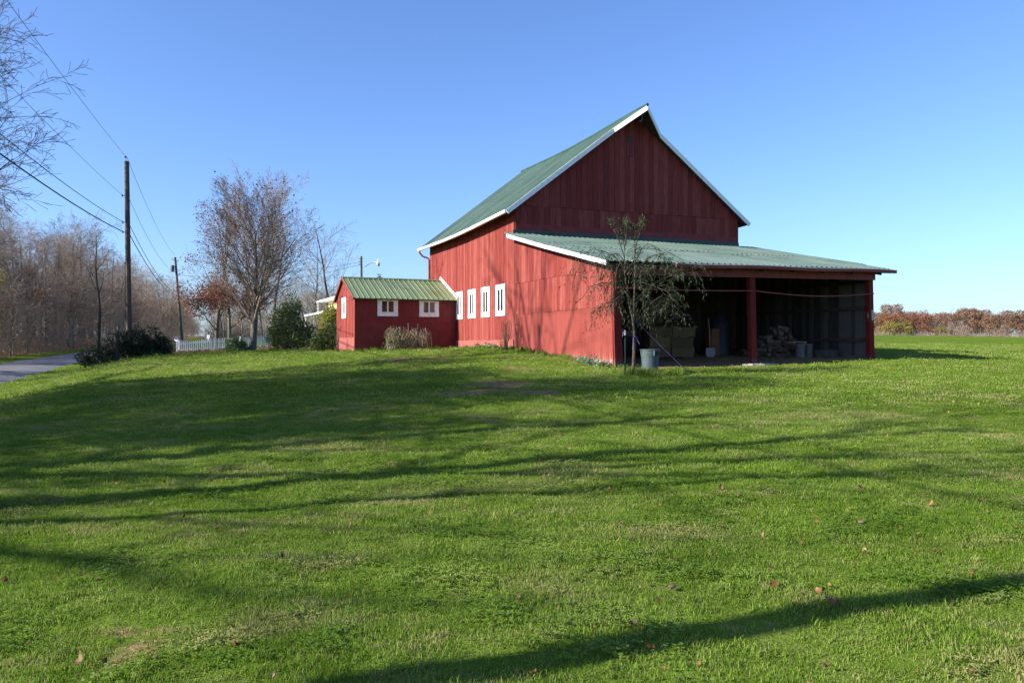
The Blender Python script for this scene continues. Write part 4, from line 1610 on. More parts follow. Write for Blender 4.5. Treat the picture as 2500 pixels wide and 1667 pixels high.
# posts
mb = MB()
mb.hexa([(.0, -.16, -.12), (.27, -.16, -.12), (.27, .10, -.12), (.0, .10, -.12), (-.03, -.06, 2.9), (.22, -.06, 2.9), (.22, .10, 2.9), (-.03, .10, 2.9)])
mb.build('corner_post', M['red_post'], shed)
mb = MB()
mb.hexa([(5.20, -.10, -.08), (5.42, -.10, -.08), (5.42, .10, -.08), (5.20, .10, -.08), (5.12, -.09, 2.94), (5.34, -.09, 2.94), (5.34, .09, 2.94), (5.12, .09, 2.94)])
mb.build('post', M['red_post'], shed)
mb = MB()
mb.hexa([(10.46, -.1, .1), (10.68, -.1, .1), (10.68, .1, .1), (10.46, .1, .1), (10.42, -.08, 3.06), (10.62, -.08, 3.06), (10.62, .1, 3.06), (10.42, .1, 3.06)])
mb.build('post', M['red_post'], shed)
mb = MB()
mb.beam((-.02, -.12, 3.02), (10.66, -.12, 3.20), .05, .34)
mb.build('header_beam', M['red_trim'], shed)
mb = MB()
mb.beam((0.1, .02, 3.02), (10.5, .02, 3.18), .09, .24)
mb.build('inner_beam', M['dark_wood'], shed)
# roof
mb = MB()
for i in range(6):
    a, b = -.46 + i * 11.6 / 6, -.46 + (i + 1) * 11.6 / 6
    b2, a2 = (b + (.6 if i == 5 else 0)), a
    P = [(a, -.38), (b, -.38), (b2, 7.26), (a2, 7.26)]
    mb.hexa([(s, q, shedz(s, q) - .14) for s, q in P] + [(s, q, shedz(s, q) - .085) for s, q in P])
mb.build('roof_deck', M['dark_wood'], shed)
nq = 13
for i in range(nq):
    a = -.47 + i * 11.62 / nq
    b = a + 11.62 / nq
    if i == nq - 1:
        mbp = ribbed_panel(a, b + .55, [1.2, 4.0, 7.285], shedz, 6, .036, .08, swap=True)
        mbp.build('roof_panel', M['roof_low'], shed)
        ribbed_panel(a, b, [-.44, 1.25], shedz, 4, .036, .08, swap=True, jit=.004).build('roof_panel', M['roof_low'], shed)
    else:
        cut = 3.1 + rb.uniform(-.5, .5)
        ribbed_panel(a, b, [-.44 - rb.uniform(0, .03), 1.5, cut + .12], shedz, 4, .036, .08, swap=True, jit=.003 * (i % 2)).build('roof_panel', M['roof_low'], shed)
        ribbed_panel(a, b, [cut, 5.2, 7.285], shedz, 4, .036, .08, swap=True, jit=.024 + .004 * (i % 2)).build('roof_panel', M['roof_low'], shed)
mb = MB()
mb.beam((-.1, 7.24, 5.09), (10.75, 7.24, 5.15), .05, .16)
mb.build('flashing', M['roof_trim'], shed)
# white rake board on the sunlit end, in two lengths
for a, b in ((7.0, 3.6), (3.58, -.45)):
    mb = MB()
    mb.beam((-.475, a, shedz(-.46, a) - .055), (-.475, b, shedz(-.46, b) - .06), .03, .13)
    mb.build('rake_board', M['white'], shed)
# eave gutter, dark red with a bright lip
mb = MB()
n_g = 10
gpts = [(1.95 + (11.28 - 1.95) * i / n_g, -.47, shedz(1.95 + (11.28 - 1.95) * i / n_g, -.4) - .075 - .018 * math.sin(i * 1.3)) for i in range(n_g + 1)]
for a, b in zip(gpts[:-1], gpts[1:]):
    mb.beam(a, b, .10, .11)
mb.build('gutter', M['red_trim'], shed)
mb = MB()
for a, b in zip(gpts[:-1], gpts[1:]):
    mb.beam((a[0], a[1] - .056, a[2] + .05), (b[0], b[1] - .056, b[2] + .05), .014, .02)
mb.build('gutter_lip', M['white'], shed)
mb = MB()
for i in range(9):
    s = .3 + i * 1.3
    mb.beam((s, -.36, shedz(s, -.36) - .16), (s, 7.1, shedz(s, 7.1) - .16), .05, .11)
mb.build('rafters', M['dark_wood'], shed)
# sagging red pipe across the opening
mb = MB()
pp = []
for i in range(25):
    s = .1 + i * 10.5 / 24
    sag = .03 * math.sin(PI * min(s, 5.3) / 5.3) if s < 5.3 else .13 * math.sin(PI * (s - 5.3) / 5.3)
    pp.append((s, -.13, 2.46 + .009 * s - sag))
mb.tube(pp, .022, 6)
o = mb.build('pipe_rail', M['rope_red'], shed)

# pale paddle hanging on the far post
pa = thing('hanging_paddle', 'pale oval paddle with a thin rod hanging on the right-hand post of the open shed', 'paddle')
q = px(2127, 770, 27.65)
pa.location = q
mb = MB()
vs_ = [(.13 * math.cos(i * PI / 8), 0.0, .20 * math.sin(i * PI / 8)) for i in range(16)]
mb.add([(x, -.012, z) for x, _, z in vs_] + [(x, .012, z) for x, _, z in vs_], [tuple(range(16)), tuple(range(31, 15, -1))] + [(i, 16 + i, 16 + (i + 1) % 16, (i + 1) % 16) for i in range(16)])
mb.build('oval_head', M['concrete'], pa)
mb = MB()
mb.tube([(-.02, 0, -.19), (-.05, 0, -.68)], .014, 6)
mb.build('rod', M['iron'], pa)

# concrete pad under the middle post
def shed_pt(s, t_, dz=0.0):
    x, y = C0[0] + .9164 * s - .4003 * t_, C0[1] + .4003 * s + .9164 * t_
    return Vector((x, y, gz(x, y) + dz))


mb = MB()
r_ = random.Random(4)
ring = [(math.cos(i * PI / 9) * .62 * r_.uniform(.75, 1.15), math.sin(i * PI / 9) * .34 * r_.uniform(.75, 1.1)) for i in range(18)]
mb.add([(x, y, -.1) for x, y in ring] + [(x, y, .035 + .02 * r_.random()) for x, y in ring], [tuple(18 + i for i in range(18))] + [(i, (i + 1) % 18, 18 + (i + 1) % 18, 18 + i) for i in range(18)])
o = mb.build('concrete_pad', M['concrete'])
o.location = shed_pt(5.3, -.35)
o.rotation_euler = (0, 0, AL)
tag(o, 'broken pale concrete pad at the foot of the middle shed post', 'concrete pad')

# --- things stored in the shed
def bale_mesh(seed):
    r = random.Random(seed)
    bm_ = MB()
    nx_, ny_, nz_ = 8, 4, 4
    L, W_, H_ = .95, .46, .36
    vid = {}
    vs_, fs = [], []

    def vert(i, j, k):
        if (i, j, k) not in vid:
            vid[(i, j, k)] = len(vs_)
            x, y, z = (i / nx_ - .5) * L, (j / ny_ - .5) * W_, k / nz_ * H_
            b = .016
            vs_.append((x + r.uniform(-b, b), y + r.uniform(-b, b), z + r.uniform(-b, b)))
        return vid[(i, j, k)]
    for i in range(nx_):
        for j in range(ny_):
            fs.append((vert(i, j, 0), vert(i, j + 1, 0), vert(i + 1, j + 1, 0), vert(i + 1, j, 0)))
            fs.append((vert(i, j, nz_), vert(i + 1, j, nz_), vert(i + 1, j + 1, nz_), vert(i, j + 1, nz_)))
        for k in range(nz_):
            fs.append((vert(i, 0, k), vert(i + 1, 0, k), vert(i + 1, 0, k + 1), vert(i, 0, k + 1)))
            fs.append((vert(i, ny_, k), vert(i, ny_, k + 1), vert(i + 1, ny_, k + 1), vert(i + 1, ny_, k)))
    for j in range(ny_):
        for k in range(nz_):
            fs.append((vert(0, j, k), vert(0, j, k + 1), vert(0, j + 1, k + 1), vert(0, j + 1, k)))
            fs.append((vert(nx_, j, k), vert(nx_, j + 1, k), vert(nx_, j + 1, k + 1), vert(nx_, j, k + 1)))
    # loose straws
    for q in range(60):
        x, y, z = r.uniform(-.5, .5) * L, r.choice((-.5, .5)) * W_, r.uniform(.02, 1) * H_
        dx, dz = r.uniform(-.06, .06), r.uniform(-.05, .05)
        n = len(vs_)
        s_ = 1 if y > 0 else -1
        vs_.extend([(x, y - .01 * s_, z), (x + .004, y - .01 * s_, z + .004), (x + dx, y + .02 * s_, z + dz)])
        fs.append((n, n + 1, n + 2))
    bm_.add(vs_, fs)
    return bm_


bales = [bale_mesh(i) for i in range(3)]
tw = MB()
for y in (-.11, .11):
    for z0, z1, x0, x1 in ((.0, .366, -.48, -.48), (.366, .366, -.48, .48), (.366, 0, .48, .48)):
        tw.tube([(x0, y, z0), (x1, y, z1)], .006, 4)
b0 = []
for i in range(3):
    rt = thing('hay_bale', 'hay bale', 'hay bale', (0, 0, 0), 0, 'hay bales stacked in the open shed')
    me_o = bales[i].build('straw', M['hay'], rt)
    tw.build('twine', M['dark_wood'], rt)
    b0.append(rt)
ub = set()
for lay in range(3):
    for c in range(2):
        i = (lay + c) % 3
        o = b0[i] if i not in ub else copy_tree(b0[i])
        ub.add(i)
        o.location = shed_pt(3.62 + c * .98 + .06 * ((lay * 2 + c) % 3 - 1), 3.0 + .05 * ((lay + c) % 2), lay * .362 + .01)
        o.location.z = shed_pt(4.1, 3.0).z + .02 + lay * .362
        o.rotation_euler = (0, 0, AL + rb.uniform(-.05, .05))
        o['label'] = ('bottom', 'middle', 'top')[lay] + ' hay bale at the ' + ('left' if c == 0 else 'right') + ' of the stack inside the open shed'
# shovel
sh = thing('shovel', 'wooden-handled shovel standing upright right of the hay bales', 'shovel', shed_pt(6.0, 3.1), AL)
mb = MB()
mb.tube([(0, 0, .30), (.01, .04, .9), (.015, .12, 1.42)], .018, 8)
mb.build('handle', M['handle_wood'], sh)
mb = MB()
outl = [(-.20, .34), (.20, .34), (.21, .1), (.15, .0), (-.15, .0), (-.21, .1)]
mb.add([(x, -.03 + .05 * (z - .1) ** 2, z) for x, z in outl] + [(x, -.015 + .05 * (z - .1) ** 2, z) for x, z in outl], [(0, 1, 2, 3, 4, 5), (11, 10, 9, 8, 7, 6)] + [(i, 6 + i, 6 + (i + 1) % 6, (i + 1) % 6) for i in range(6)])
mb.build('blade', M['iron'], sh)
for i in range(3):
    bx = thing('orange_crate', 'x', 'crate', shed_pt(6.42, 3.5, .02 + .335 * i), AL + .05 * i, 'orange crates in the open shed')
    bx['label'] = ('bottom', 'middle', 'top')[i] + ' orange plastic crate in the stack beside the shovel'
    mb = MB()
    mb.box(-.19, .19, -.16, .16, 0, .02)
    mb.box(-.19, .19, -.16, -.145, .02, .30)
    mb.box(-.19, .19, .145, .16, .02, .30)
    mb.box(-.19, -.175, -.145, .145, .02, .30)
    mb.box(.175, .19, -.145, .145, .02, .30)
    mb.build('crate_body', M['orange'], bx)
    mb = MB()
    mb.box(-.205, .205, -.175, .175, .30, .325)
    mb.build('rim', M['orange'], bx)
# covered machine
cv = MB()
ring = []
nk = 24
for i, (z, rx, ry) in enumerate(((-.05, .62, .55), (.25, .58, .5), (.6, .5, .42), (1.0, .42, .32), (1.35, .30, .22), (1.6, .16, .12), (1.68, .03, .03))):
    for j in range(nk):
        a = 2 * PI * j / nk
        f = 1 + .10 * math.sin(a * 5 + z * 2) * (1.6 - z) / 1.6
        ring.append((rx * f * math.cos(a) + .12 * z, ry * f * math.sin(a), z))
cv.add(ring, [(i * nk + j, i * nk + (j + 1) % nk, (i + 1) * nk + (j + 1) % nk, (i + 1) * nk + j) for i in range(6) for j in range(nk)] + [tuple(6 * nk + j for j in range(nk))])
o = cv.build('tarped_heap', M['tarp'], None, smooth=True)
o.location = shed_pt(7.15, 4.3)
tag(o, 'tall heap under a grey blue tarp left of the middle shed post', 'tarp')
# firewood pile
def log_mesh(r, L, rad, kind):
    mb = MB()
    k = 9
    if kind == 0:
        ring = [(rad * math.cos(2 * PI * i / k) * r.uniform(.9, 1.1), rad * math.sin(2 * PI * i / k) * r.uniform(.9, 1.1)) for i in range(k)]
    else:
        ring = [(0, -rad * .2)] + [(rad * 1.25 * math.cos(a), rad * 1.25 * math.sin(a)) for a in (.15, .65, 1.15, 1.6, 2.1, 2.55, 3.0)]
    n = len(ring)
    mb.add([(-L / 2, x, z) for x, z in ring] + [(L / 2, x * .97, z * .97) for x, z in ring], [tuple(range(n))[::-1], tuple(n + i for i in range(n))], 1)
    mb.f += [(i, (i + 1) % n, n + (i + 1) % n, n + i) for i in range(n)]
    mb.mi += [0 if kind == 0 or i not in (0, n - 1) else 1 for i in range(n)]
    return mb


rl = random.Random(9)
logs = [log_mesh(rl, rl.uniform(.36, .46), rl.uniform(.075, .115), i % 2).build('firewood_log', [M['log_bark'], M['log_end']]) for i in range(6)]
for o in logs:
    tag(o, 'split firewood log heaped in the open shed against the grey board wall', 'firewood', 'firewood logs heaped in the open shed')
cnt = 0
for lay in range(7):
    nrow = 12 - int(lay * 1.5)
    for c in range(nrow):
        for dp in range(2 if lay < 5 else 1):
            i = rl.randrange(6)
            o = logs[cnt] if cnt < 6 else logs[i].copy()
            if cnt >= 6:
                COL.objects.link(o)
            cnt += 1
            s = 7.95 + (c + .5 - nrow / 2) * .185 + rl.uniform(-.05, .05) + .9
            p = shed_pt(s, 2.6 + dp * .42 + rl.uniform(-.12, .12))
            p.z += .08 + lay * .155 + rl.uniform(-.02, .02)
            o.location = p
            o.rotation_euler = (rl.uniform(0, 6.28), rl.uniform(-.25, .25), AL + (PI / 2 if rl.random() < .65 else 0) + rl.uniform(-.45, .45))
for i, (s, t_, h, rr_, lb) in enumerate(((8.62, 1.35, .52, .17, 'left'), (9.15, 1.5, .50, .15, 'right'))):
    mb = MB()
    mb.lathe([(rr_ * 1.08, -.03), (rr_, .1), (rr_ * .97, h)], 14)
    mb.disc((0, 0), rr_ * .97, 14, h, 1)
    o = mb.build('upright_log', [M['stump'], M['log_end']])
    o.location = shed_pt(s, t_)
    o.rotation_euler = (.04, .03 * (1 - 2 * i), i)
    tag(o, lb + ' of two pale logs standing upright in front of the firewood heap', 'log', 'upright logs by the firewood')
pk = thing('slatted_pallet', 'small slatted wooden crate top resting on the firewood heap', 'crate', shed_pt(8.95, 1.85, .55), AL)
for i in range(4):
    mb = MB()
    mb.box(-.32, .32, -.16 + i * .09, -.10 + i * .09, .0 + .055 * 0, .022)
    mb.build('slat', M['handle_wood'], pk)
mb = MB()
mb.box(-.30, -.25, -.17, .18, -.05, -.002)
mb.box(.25, .30, -.17, .18, -.05, -.002)
mb.build('cleat', M['handle_wood'], pk)
bx = thing('grey_box', 'low grey wooden box lying by the right-hand wall of the open shed', 'box', shed_pt(9.85, 1.3), AL + .12)
mb = MB()
mb.box(-.42, .42, -.18, .18, .0, .26)
mb.build('box_body', M['stump'], bx)
mb = MB()
mb.box(-.44, .44, -.2, .2, .262, .29)
mb.build('lid', M['grey_wood'], bx)

# ------------------------------------------------------------------ small annex
A0 = (-6.91, 34.4)
ZA = 1.14
ann = thing('small_shed', 'small red outbuilding with a sage green metal roof joined to the barn side', 'shed', (A0[0], A0[1], ZA), AL)
AWd, ADp, RT = 4.70, 4.06, 2.3
mb = MB()
mb.box(.02, AWd, .012, .14, -.3, 2.44)
mb.box(.02, AWd, ADp - .14, ADp, -.3, 2.46)
mb.build('wall_core', M['red_block'], ann)
bh, bw = .203, .405
me_ = None
for r__ in range(13):
    z0 = -.16 + r__ * bh
    x = 0.0 - (bw / 2 if r__ % 2 else 0)
    while x < AWd:
        a, b = max(x, 0), min(x + bw, AWd)
        if b - a > .05 and z0 + bh < 2.5:
            mb = MB()
            d_ = rb.uniform(0, .0015)
            mb.box(a + .003, b - .003, -.004 - d_, .012, z0 + .003, z0 + bh - .003)
            mb.build('wall_block', M['red_block'], ann)
        x += bw


def annz(t_):
    return 2.50 + (3.59 - 2.50) * (t_ + .2) / (RT + .2) if t_ <= RT else 3.59 + (2.56 - 3.59) * (t_ - RT) / (ADp + .2 - RT)


mb = MB()
mb.box(-.035, .02, 0, ADp, -.4, .76)
mb.build('foundation', M['concrete_red'], ann)
for tier in (0, 1):
    t = 0.0
    while t < ADp - .03:
        w = min(rb.uniform(.19, .25), ADp - t)
        a, b = t + .003, t + w - .003
        z0, z1 = (.765, 2.445) if tier == 0 else (2.44, None)
        za, zc = (z1, z1) if z1 else (annz(a) - .07, annz(b) - .07)
        pr = .022 + rb.uniform(0, .008) + .012 * tier
        if min(za, zc) > z0 + .01:
            mb = MB()
            mb.hexa([(-pr, a, z0), (.02, a, z0), (.02, b, z0), (-pr, b, z0), (-pr, a, za), (.02, a, za), (.02, b, zc), (-pr, b, zc)])
            mb.build('siding_board', M['red'], ann)
        t += w
mb = MB()
mb.add([(.02, q, z) for q, z in ((0.15, .5), (ADp - .15, .5), (ADp - .15, annz(ADp - .15) - .1), (RT, 3.48), (.15, annz(.15) - .1))], [(0, 1, 2, 3, 4)])
mb.build('inner_wall', M['dark_wood'], ann)
# roof
mb = MB()
for a, b in ((-.19, RT), (RT, ADp + .19)):
    P = [(-.12, a), (AWd, a), (AWd, b), (-.12, b)]
    mb.hexa([(s, q, annz(q) - .075) for s, q in P] + [(s, q, annz(q) - .02) for s, q in P])
mb.build('roof_deck', M['dark_wood'], ann)
npn = 20
for i in range(npn):
    a = -.14 + i * (AWd + .14) / npn
    b = a + (AWd + .14) / npn
    ribbed_panel(a, b, [-.23, 1.0, RT], lambda s, q: annz(q) - .008, 1, .028, .045, swap=True).build('roof_panel', M['roof_annex'], ann)
for i in range(5):
    a = -.14 + i * (AWd + .14) / 5
    ribbed_panel(a, a + (AWd + .14) / 5, [RT, ADp + .22], lambda s, q: annz(q) - .008, 4, .028, .045, swap=True).build('roof_panel', M['roof_annex'], ann)
mb = MB()
mb.add([(-.15, RT - .14, annz(RT - .14) + .028), (AWd, RT - .14, annz(RT - .14) + .028), (AWd, RT, 3.62), (-.15, RT, 3.62), (AWd, RT + .14, annz(RT + .14) + .028), (-.15, RT + .14, annz(RT + .14) + .028)],
       [(0, 1, 2, 3), (3, 2, 4, 5)])
mb.build('ridge_cap', M['roof_annex'], ann)
for a, b in ((-.22, RT), (RT, ADp + .22)):
    mb = MB()
    mb.beam((-.135, a, annz(a) - .06), (-.135, b, annz(b) - .06), .025, .12)
    mb.build('rake_board', M['red_trim'], ann)
g_ = NT('peeling_white_flashing')
nz = g_.noise(g_.coord('Object'), 9, 5, .7)
M['peel'] = g_.out(g_.ramp(nz, [(.46, (.62, .60, .57)), (.54, (.45, .16, .13))]), .8)
mb = MB()
mb.beam((AWd - .01, -.28, annz(-.28) + .10), (AWd - .01, RT, annz(RT) + .12), .03, .17)
mb.build('flashing_board', M['peel'], ann)
pf = lambda u, o, z: (u, -o, z)
M['pane_brown'] = plain('brown_lined_glass', (.055, .022, .016), (.10, .045, .03), 2, .12, 0, .2, spec=.6)
for a, b in ((1.0, 1.93), (2.93, 3.86)):
    narrow_window(ann, a, b, 1.71, 2.47, pf, .008, .20, .09, .19, .065, (M['glass'], M['pane_brown']))
pl2 = lambda u, o, z: (-o, u, z)
narrow_window(ann, 1.66, 2.60, 1.66, 2.62, pl2, .044, .21, .22, .20, .08)
# roof vent
vt = thing('roof_vent', 'dark green square vent with a wire-legged cap behind the ridge of the small red shed', 'vent', (0, 0, 0), AL)
vt.location = (A0[0] + .9164 * 1.72 - .4003 * 2.62, A0[1] + .4003 * 1.72 + .9164 * 2.62, ZA + annz(2.62) - .06)
mb = MB()
mb.box(-.14, .14, -.14, .14, 0, .30)
mb.build('vent_body', M['roof_trim'], vt)
mb = MB()
mb.lathe([(.09, .302), (.09, .36), (.075, .36), (.075, .302)], 14)
mb.build('collar', M['iron'], vt)
mb = MB()
for a in range(4):
    mb.tube([(.08 * math.cos(a * PI / 2), .08 * math.sin(a * PI / 2), .35), (.08 * math.cos(a * PI / 2), .08 * math.sin(a * PI / 2), .44)], .006, 4)
mb.lathe([(.0, .465), (.12, .445), (.12, .435), (0, .44)], 14)
mb.build('cap', M['iron'], vt)

# ------------------------------------------------------------------ yellow house behind
q = px(835, 848, 66)
hz = gz(q.x, q.y)
hs_ = thing('yellow_house', 'yellow house with white porch roofs peeping between the shrub and the small red shed', 'house', (q.x, q.y, hz), AL)
EZ, PZ = 3.95, 2.62
mb = MB()
mb.box(0, 7, -1.5, 6.2, -.3, EZ)
mb.build('wall', M['yellow'], hs_)
mb = MB()
mb.hexa([(-.75, -1.8, EZ), (7.4, -1.8, EZ), (7.4, 8.4, EZ), (-.75, 8.4, EZ), (-.75, -1.8, EZ + .13), (7.4, -1.8, EZ + .2), (7.4, 8.4, EZ + .2), (-.75, 8.4, EZ + .13)])
mb.build('roof', M['white'], hs_)
mb = MB()
mb.hexa([(-1.9, -1.8, PZ), (-.002, -1.8, PZ + .12), (-.002, 7.8, PZ + .12), (-1.9, 7.8, PZ), (-1.9, -1.8, PZ + .16), (-.002, -1.8, PZ + .45), (-.002, 7.8, PZ + .45), (-1.9, 7.8, PZ + .16)])
mb.build('porch_roof', M['white'], hs_)
for (s, t_, z0, z1) in ((-1.75, 7.6, -.3, PZ - .002), (-1.75, 3.2, -.3, PZ - .002), (-.6, 8.2, PZ + .37, EZ - .002)):
    mb = MB()
    mb.box(s - .07, s + .07, t_ - .07, t_ + .07, z0, z1)
    mb.build('porch_post', M['white'], hs_)
for t_ in (5.1, 3.9, 1.2):
    mb = MB()
    mb.box(-.03, .0 - .003, t_ - .42, t_ + .42, PZ + .5, EZ - .12)
    w_ = mb.build('window', M['white'], hs_)
    mb = MB()
    mb.box(-.036, -.031, t_ - .28, t_ + .28, PZ + .58, EZ - .22)
    mb.build('pane', M['glass'], w_)
for t_ in (5.0, 2.0):
    mb = MB()
    mb.box(-.03, -.003, t_ - .5, t_ + .5, .6, 2.1)
    w_ = mb.build('window', M['white'], hs_)
    mb = MB()
    mb.box(-.036, -.031, t_ - .4, t_ + .4, .7, 2.0)
    mb.build('pane', M['glass'], w_)

# ------------------------------------------------------------------ utility poles and wires
def pole(name, label, base, top, r0, r1, cat='utility pole', group=None):
    t = thing(name, label, cat, base, 0, group)
    mb = MB()
    b = Vector((0, 0, -.5))
    tp = Vector(top) - Vector(base)
    mb.tube([b + (tp - b) * (i / 6) for i in range(7)], [r0 + (r1 - r0) * i / 6 for i in range(7)], 10)
    mb.build('pole_shaft', M['pole'], t, smooth=False)
    return t, tp


UG = 'utility poles along the road'
top1 = px(309.5, 394, 44)
b1 = px(316, 870, 44)
b1.z = gz(b1.x, b1.y)
p1, tp1 = pole('utility_pole', 'tall dark wooden utility pole rising from the evergreen thicket', b1, top1, .16, .125, group=UG)
ax1 = lambda y_: px(309.5 + (316 - 309.5) * (y_ - 394) / 476, y_, 44)
mb = MB()
o_ = Vector(b1)
mb.tube([top1 - o_ + Vector((-.06, 0, -.12)), top1 - o_ + Vector((-.06, 0, .16)), top1 - o_ + Vector((-.07, 0, .2))], .022, 6)
mb.lathe([(.02, .0), (.06, .02), (.05, .06), (.065, .09), (.03, .13)], 10, tuple(top1 - o_ + Vector((-.07, 0, .17))))
mb.build('pole_top_insulator', M['iron'], p1)
br = []
for y_ in (478, 543, 567):
    a = ax1(y_)
    mb = MB()
    mb.tube([a - o_ + Vector((.16, 0, 0)), a - o_ + Vector((-.26, -.03, 0))], .014, 6)
    mb.lathe([(.015, -.05), (.05, -.04), (.055, .03), (.02, .07)], 8, tuple(a - o_ + Vector((-.26, -.03, 0))))
    mb.build('bracket', M['iron'], p1)
    br.append(a + Vector((-.27, -.03, .04)))
mb = MB()
mb.tube([ax1(640) - o_ + Vector((-.15, -.05, 0)), ax1(860) - o_ + Vector((-.17, -.05, 0))], .03, 6)
mb.build('conduit', M['wire'], p1)

b2 = px(447, 856, 88)
b2.z = gz(b2.x, b2.y)
top2 = px(427.5, 628, 88)
p2, tp2 = pole('utility_pole', 'leaning distant utility pole with a grey transformer can, behind the picket fence', b2, top2, .16, .12, group=UG)
o2_ = Vector(b2)
ax2 = lambda y_: px(427.5 + (447 - 427.5) * (y_ - 628) / 228, y_, 88)
mb = MB()
c_ = ax2(657) - o2_ + Vector((-.36, -.12, -.32))
mb.lathe([(0, 0), (.2, .0), (.21, .05), (.21, .68), (.17, .74), (0, .76)], 14, tuple(c_))
mb.build('transformer', M['iron'], p2)
for y_, dx in ((634, -.25), (638, .25), (672, .2), (690, .2)):
    a = ax2(y_) - o2_
    mb = MB()
    mb.tube([a, a + Vector((dx * 1.3, -.02, .0)), a + Vector((dx * 1.35, -.02, .2))], .035, 6)
    mb.build('bracket', M['iron'], p2)
# the next pole back, beside the camera
b0_ = Vector((-7.0, 1.2, 0))
b0_.z = gz(b0_.x, b0_.y)
top0 = Vector((-7.05, 1.2, b0_.z + (top1.z - b1.z)))
p0, tp0 = pole('utility_pole', 'wooden utility pole standing left of the camera by the road', b0_, top0, .16, .125, group=UG)


def wire(a, b, sag, rad, label, name='power_line', n=40):
    a, b = Vector(a), Vector(b)
    pts_ = [a.lerp(b, i / n) - Vector((0, 0, sag * 4 * (i / n) * (1 - i / n))) for i in range(n + 1)]
    mb = MB()
    mb.tube(pts_, rad, 4)
    o = mb.build(name, M['wire'], None)
    tag(o, label, 'cable', 'overhead cables along the road')
    return o


def at_pole0(p):
    return Vector((-7.2, 1.2, b0_.z + (p.z - b1.z)))


wire(top1 + Vector((-.07, 0, .28)), at_pole0(top1 + Vector((0, 0, .28))), .35, .010, 'uppermost thin cable coming down to the very top of the near utility pole')
wire(br[0], at_pole0(br[0]), .4, .010, 'thin cable tied to the upper bracket of the near utility pole, running towards the camera')
wire(br[1], at_pole0(br[1]), .55, .017, 'dark cable tied to the middle bracket of the near utility pole, running towards the camera')
wire(br[2], at_pole0(br[2]), .55, .028, 'thickest black cable tied to the lowest bracket of the near utility pole')
wire(top1 + Vector((0, 0, .25)), top2 + Vector((0, 0, .2)), .7, .011, 'uppermost thin cable from the near utility pole to the distant leaning one')
wire(br[0] + Vector((.3, 0, 0)), ax2(664), 1.0, .011, 'thin cable from the near pole to the transformer on the distant pole')
wire(br[1] + Vector((.3, 0, 0)), ax2(716), .9, .017, 'dark cable between the poles, second lowest')
wire(br[2] + Vector((.3, 0, 0)), ax2(722), .9, .024, 'lowest thick cable between the near and the distant pole')
hp = px(905, 640, 90)
wire(ax2(672) + Vector((.2, 0, 0)), px(880, 640, 54), .5, .012, 'thin service cable from the distant pole towards the lamp pole')
wire(ax2(690) + Vector((.2, 0, 0)), px(880, 646, 54), .8, .012, 'lower service cable from the distant pole towards the lamp pole')

# yard lamp
q = px(884, 850, 54)
lb_ = Vector((q.x, q.y, gz(q.x, q.y)))
ltop = px(882, 626, 54)
lp, lpt = pole('lamp_pole', 'dark wooden pole with a curved arm and yard lamp behind the small red shed', lb_, ltop, .085, .075, cat='lamp post')
a = px(886, 652, 54) - lb_
e = px(921, 640.5, 53.2) - lb_
mb = MB()
mb.tube([a, a + Vector((.15, -.05, .03)), a.lerp(e, .45) + Vector((0, 0, .08)), a.lerp(e, .75) + Vector((0, 0, .10)), e], .026, 8)
mb.build('lamp_arm', M['iron'], lp)
mb = MB()
mb.lathe([(0, .20), (.05, .18), (.075, .06), (.12, .0), (.0, .01)], 14, tuple(e + Vector((.06, 0, -.06))))
mb.lathe([(.03, .2), (.03, .30), (0, .3)], 8, tuple(e + Vector((.06, 0, -.06))))
mb.build('lamp_head', M['white'], lp)
mb = MB()
mb.lathe([(.115, 0), (.12, -.08), (.10, -.19), (0, -.19)], 14, tuple(e + Vector((.06, 0, -.065))))
mb.build('lens', M['concrete'], lp)
for y_ in (632.5, 638.5, 644.5):
    a = px(881, y_, 54) - lb_
    mb = MB()
    mb.tube([a, a + Vector((-.15, -.03, -.01))], .018, 6)
    mb.lathe([(.012, -.03), (.035, -.03), (.035, .03), (.012, .03)], 8, tuple(a + Vector((-.06, -.03, -.01))))
    mb.build('bracket', M['iron'], lp)

# ------------------------------------------------------------------ picket fence
fp0, fp1, fp2 = px(434, 862, 60), px(506, 858, 60.5), px(657, 849, 62)
fr = thing('picket_fence', 'white picket fence along the leaf-strewn far edge of the lawn', 'fence', (fp0.x, fp0.y, gz(fp0.x, fp0.y)))
o_ = Vector(fr.location)
PK = []
for a, b in ((fp0, fp1), (fp1, fp2)):
    L = (b - a).length
    n = int(L / .135)
    for i in range(n + (1 if b is fp2 else 0)):
        u = i / n
        p = a.lerp(b, u)
        z = gz(p.x, p.y)
        h = 1.08 - .10 * math.sin(PI * u) + rb.uniform(-.015, .015)
        PK.append((p.x - o_.x, p.y - o_.y, z - o_.z, h))
d_ = (fp2 - fp0).normalized()
an = math.atan2(d_.y, d_.x)
base = MB()
w2 = .04
base.add([(-w2, -.01, 0.03), (w2, -.01, 0.03), (w2, -.01, .93), (0, -.01, 1.0), (-w2, -.01, .93), (-w2, .01, 0.03), (w2, .01, 0.03), (w2, .01, .93), (0, .01, 1.0), (-w2, .01, .93)],
         [(0, 1, 2, 3, 4), (9, 8, 7, 6, 5)] + [(i, 5 + i, 5 + (i + 1) % 5, (i + 1) % 5) for i in range(5)])
pk0 = base.build('picket', M['picket'], fr)
for i, (x, y, z, h) in enumerate(PK):
    o = pk0 if i == 0 else pk0.copy()
    if i:
        COL.objects.link(o)
    o.location = (x, y, z)
    o.rotation_euler = (rb.uniform(-.01, .01), rb.uniform(-.012, .012), an)
    o.scale = (1, 1, h)
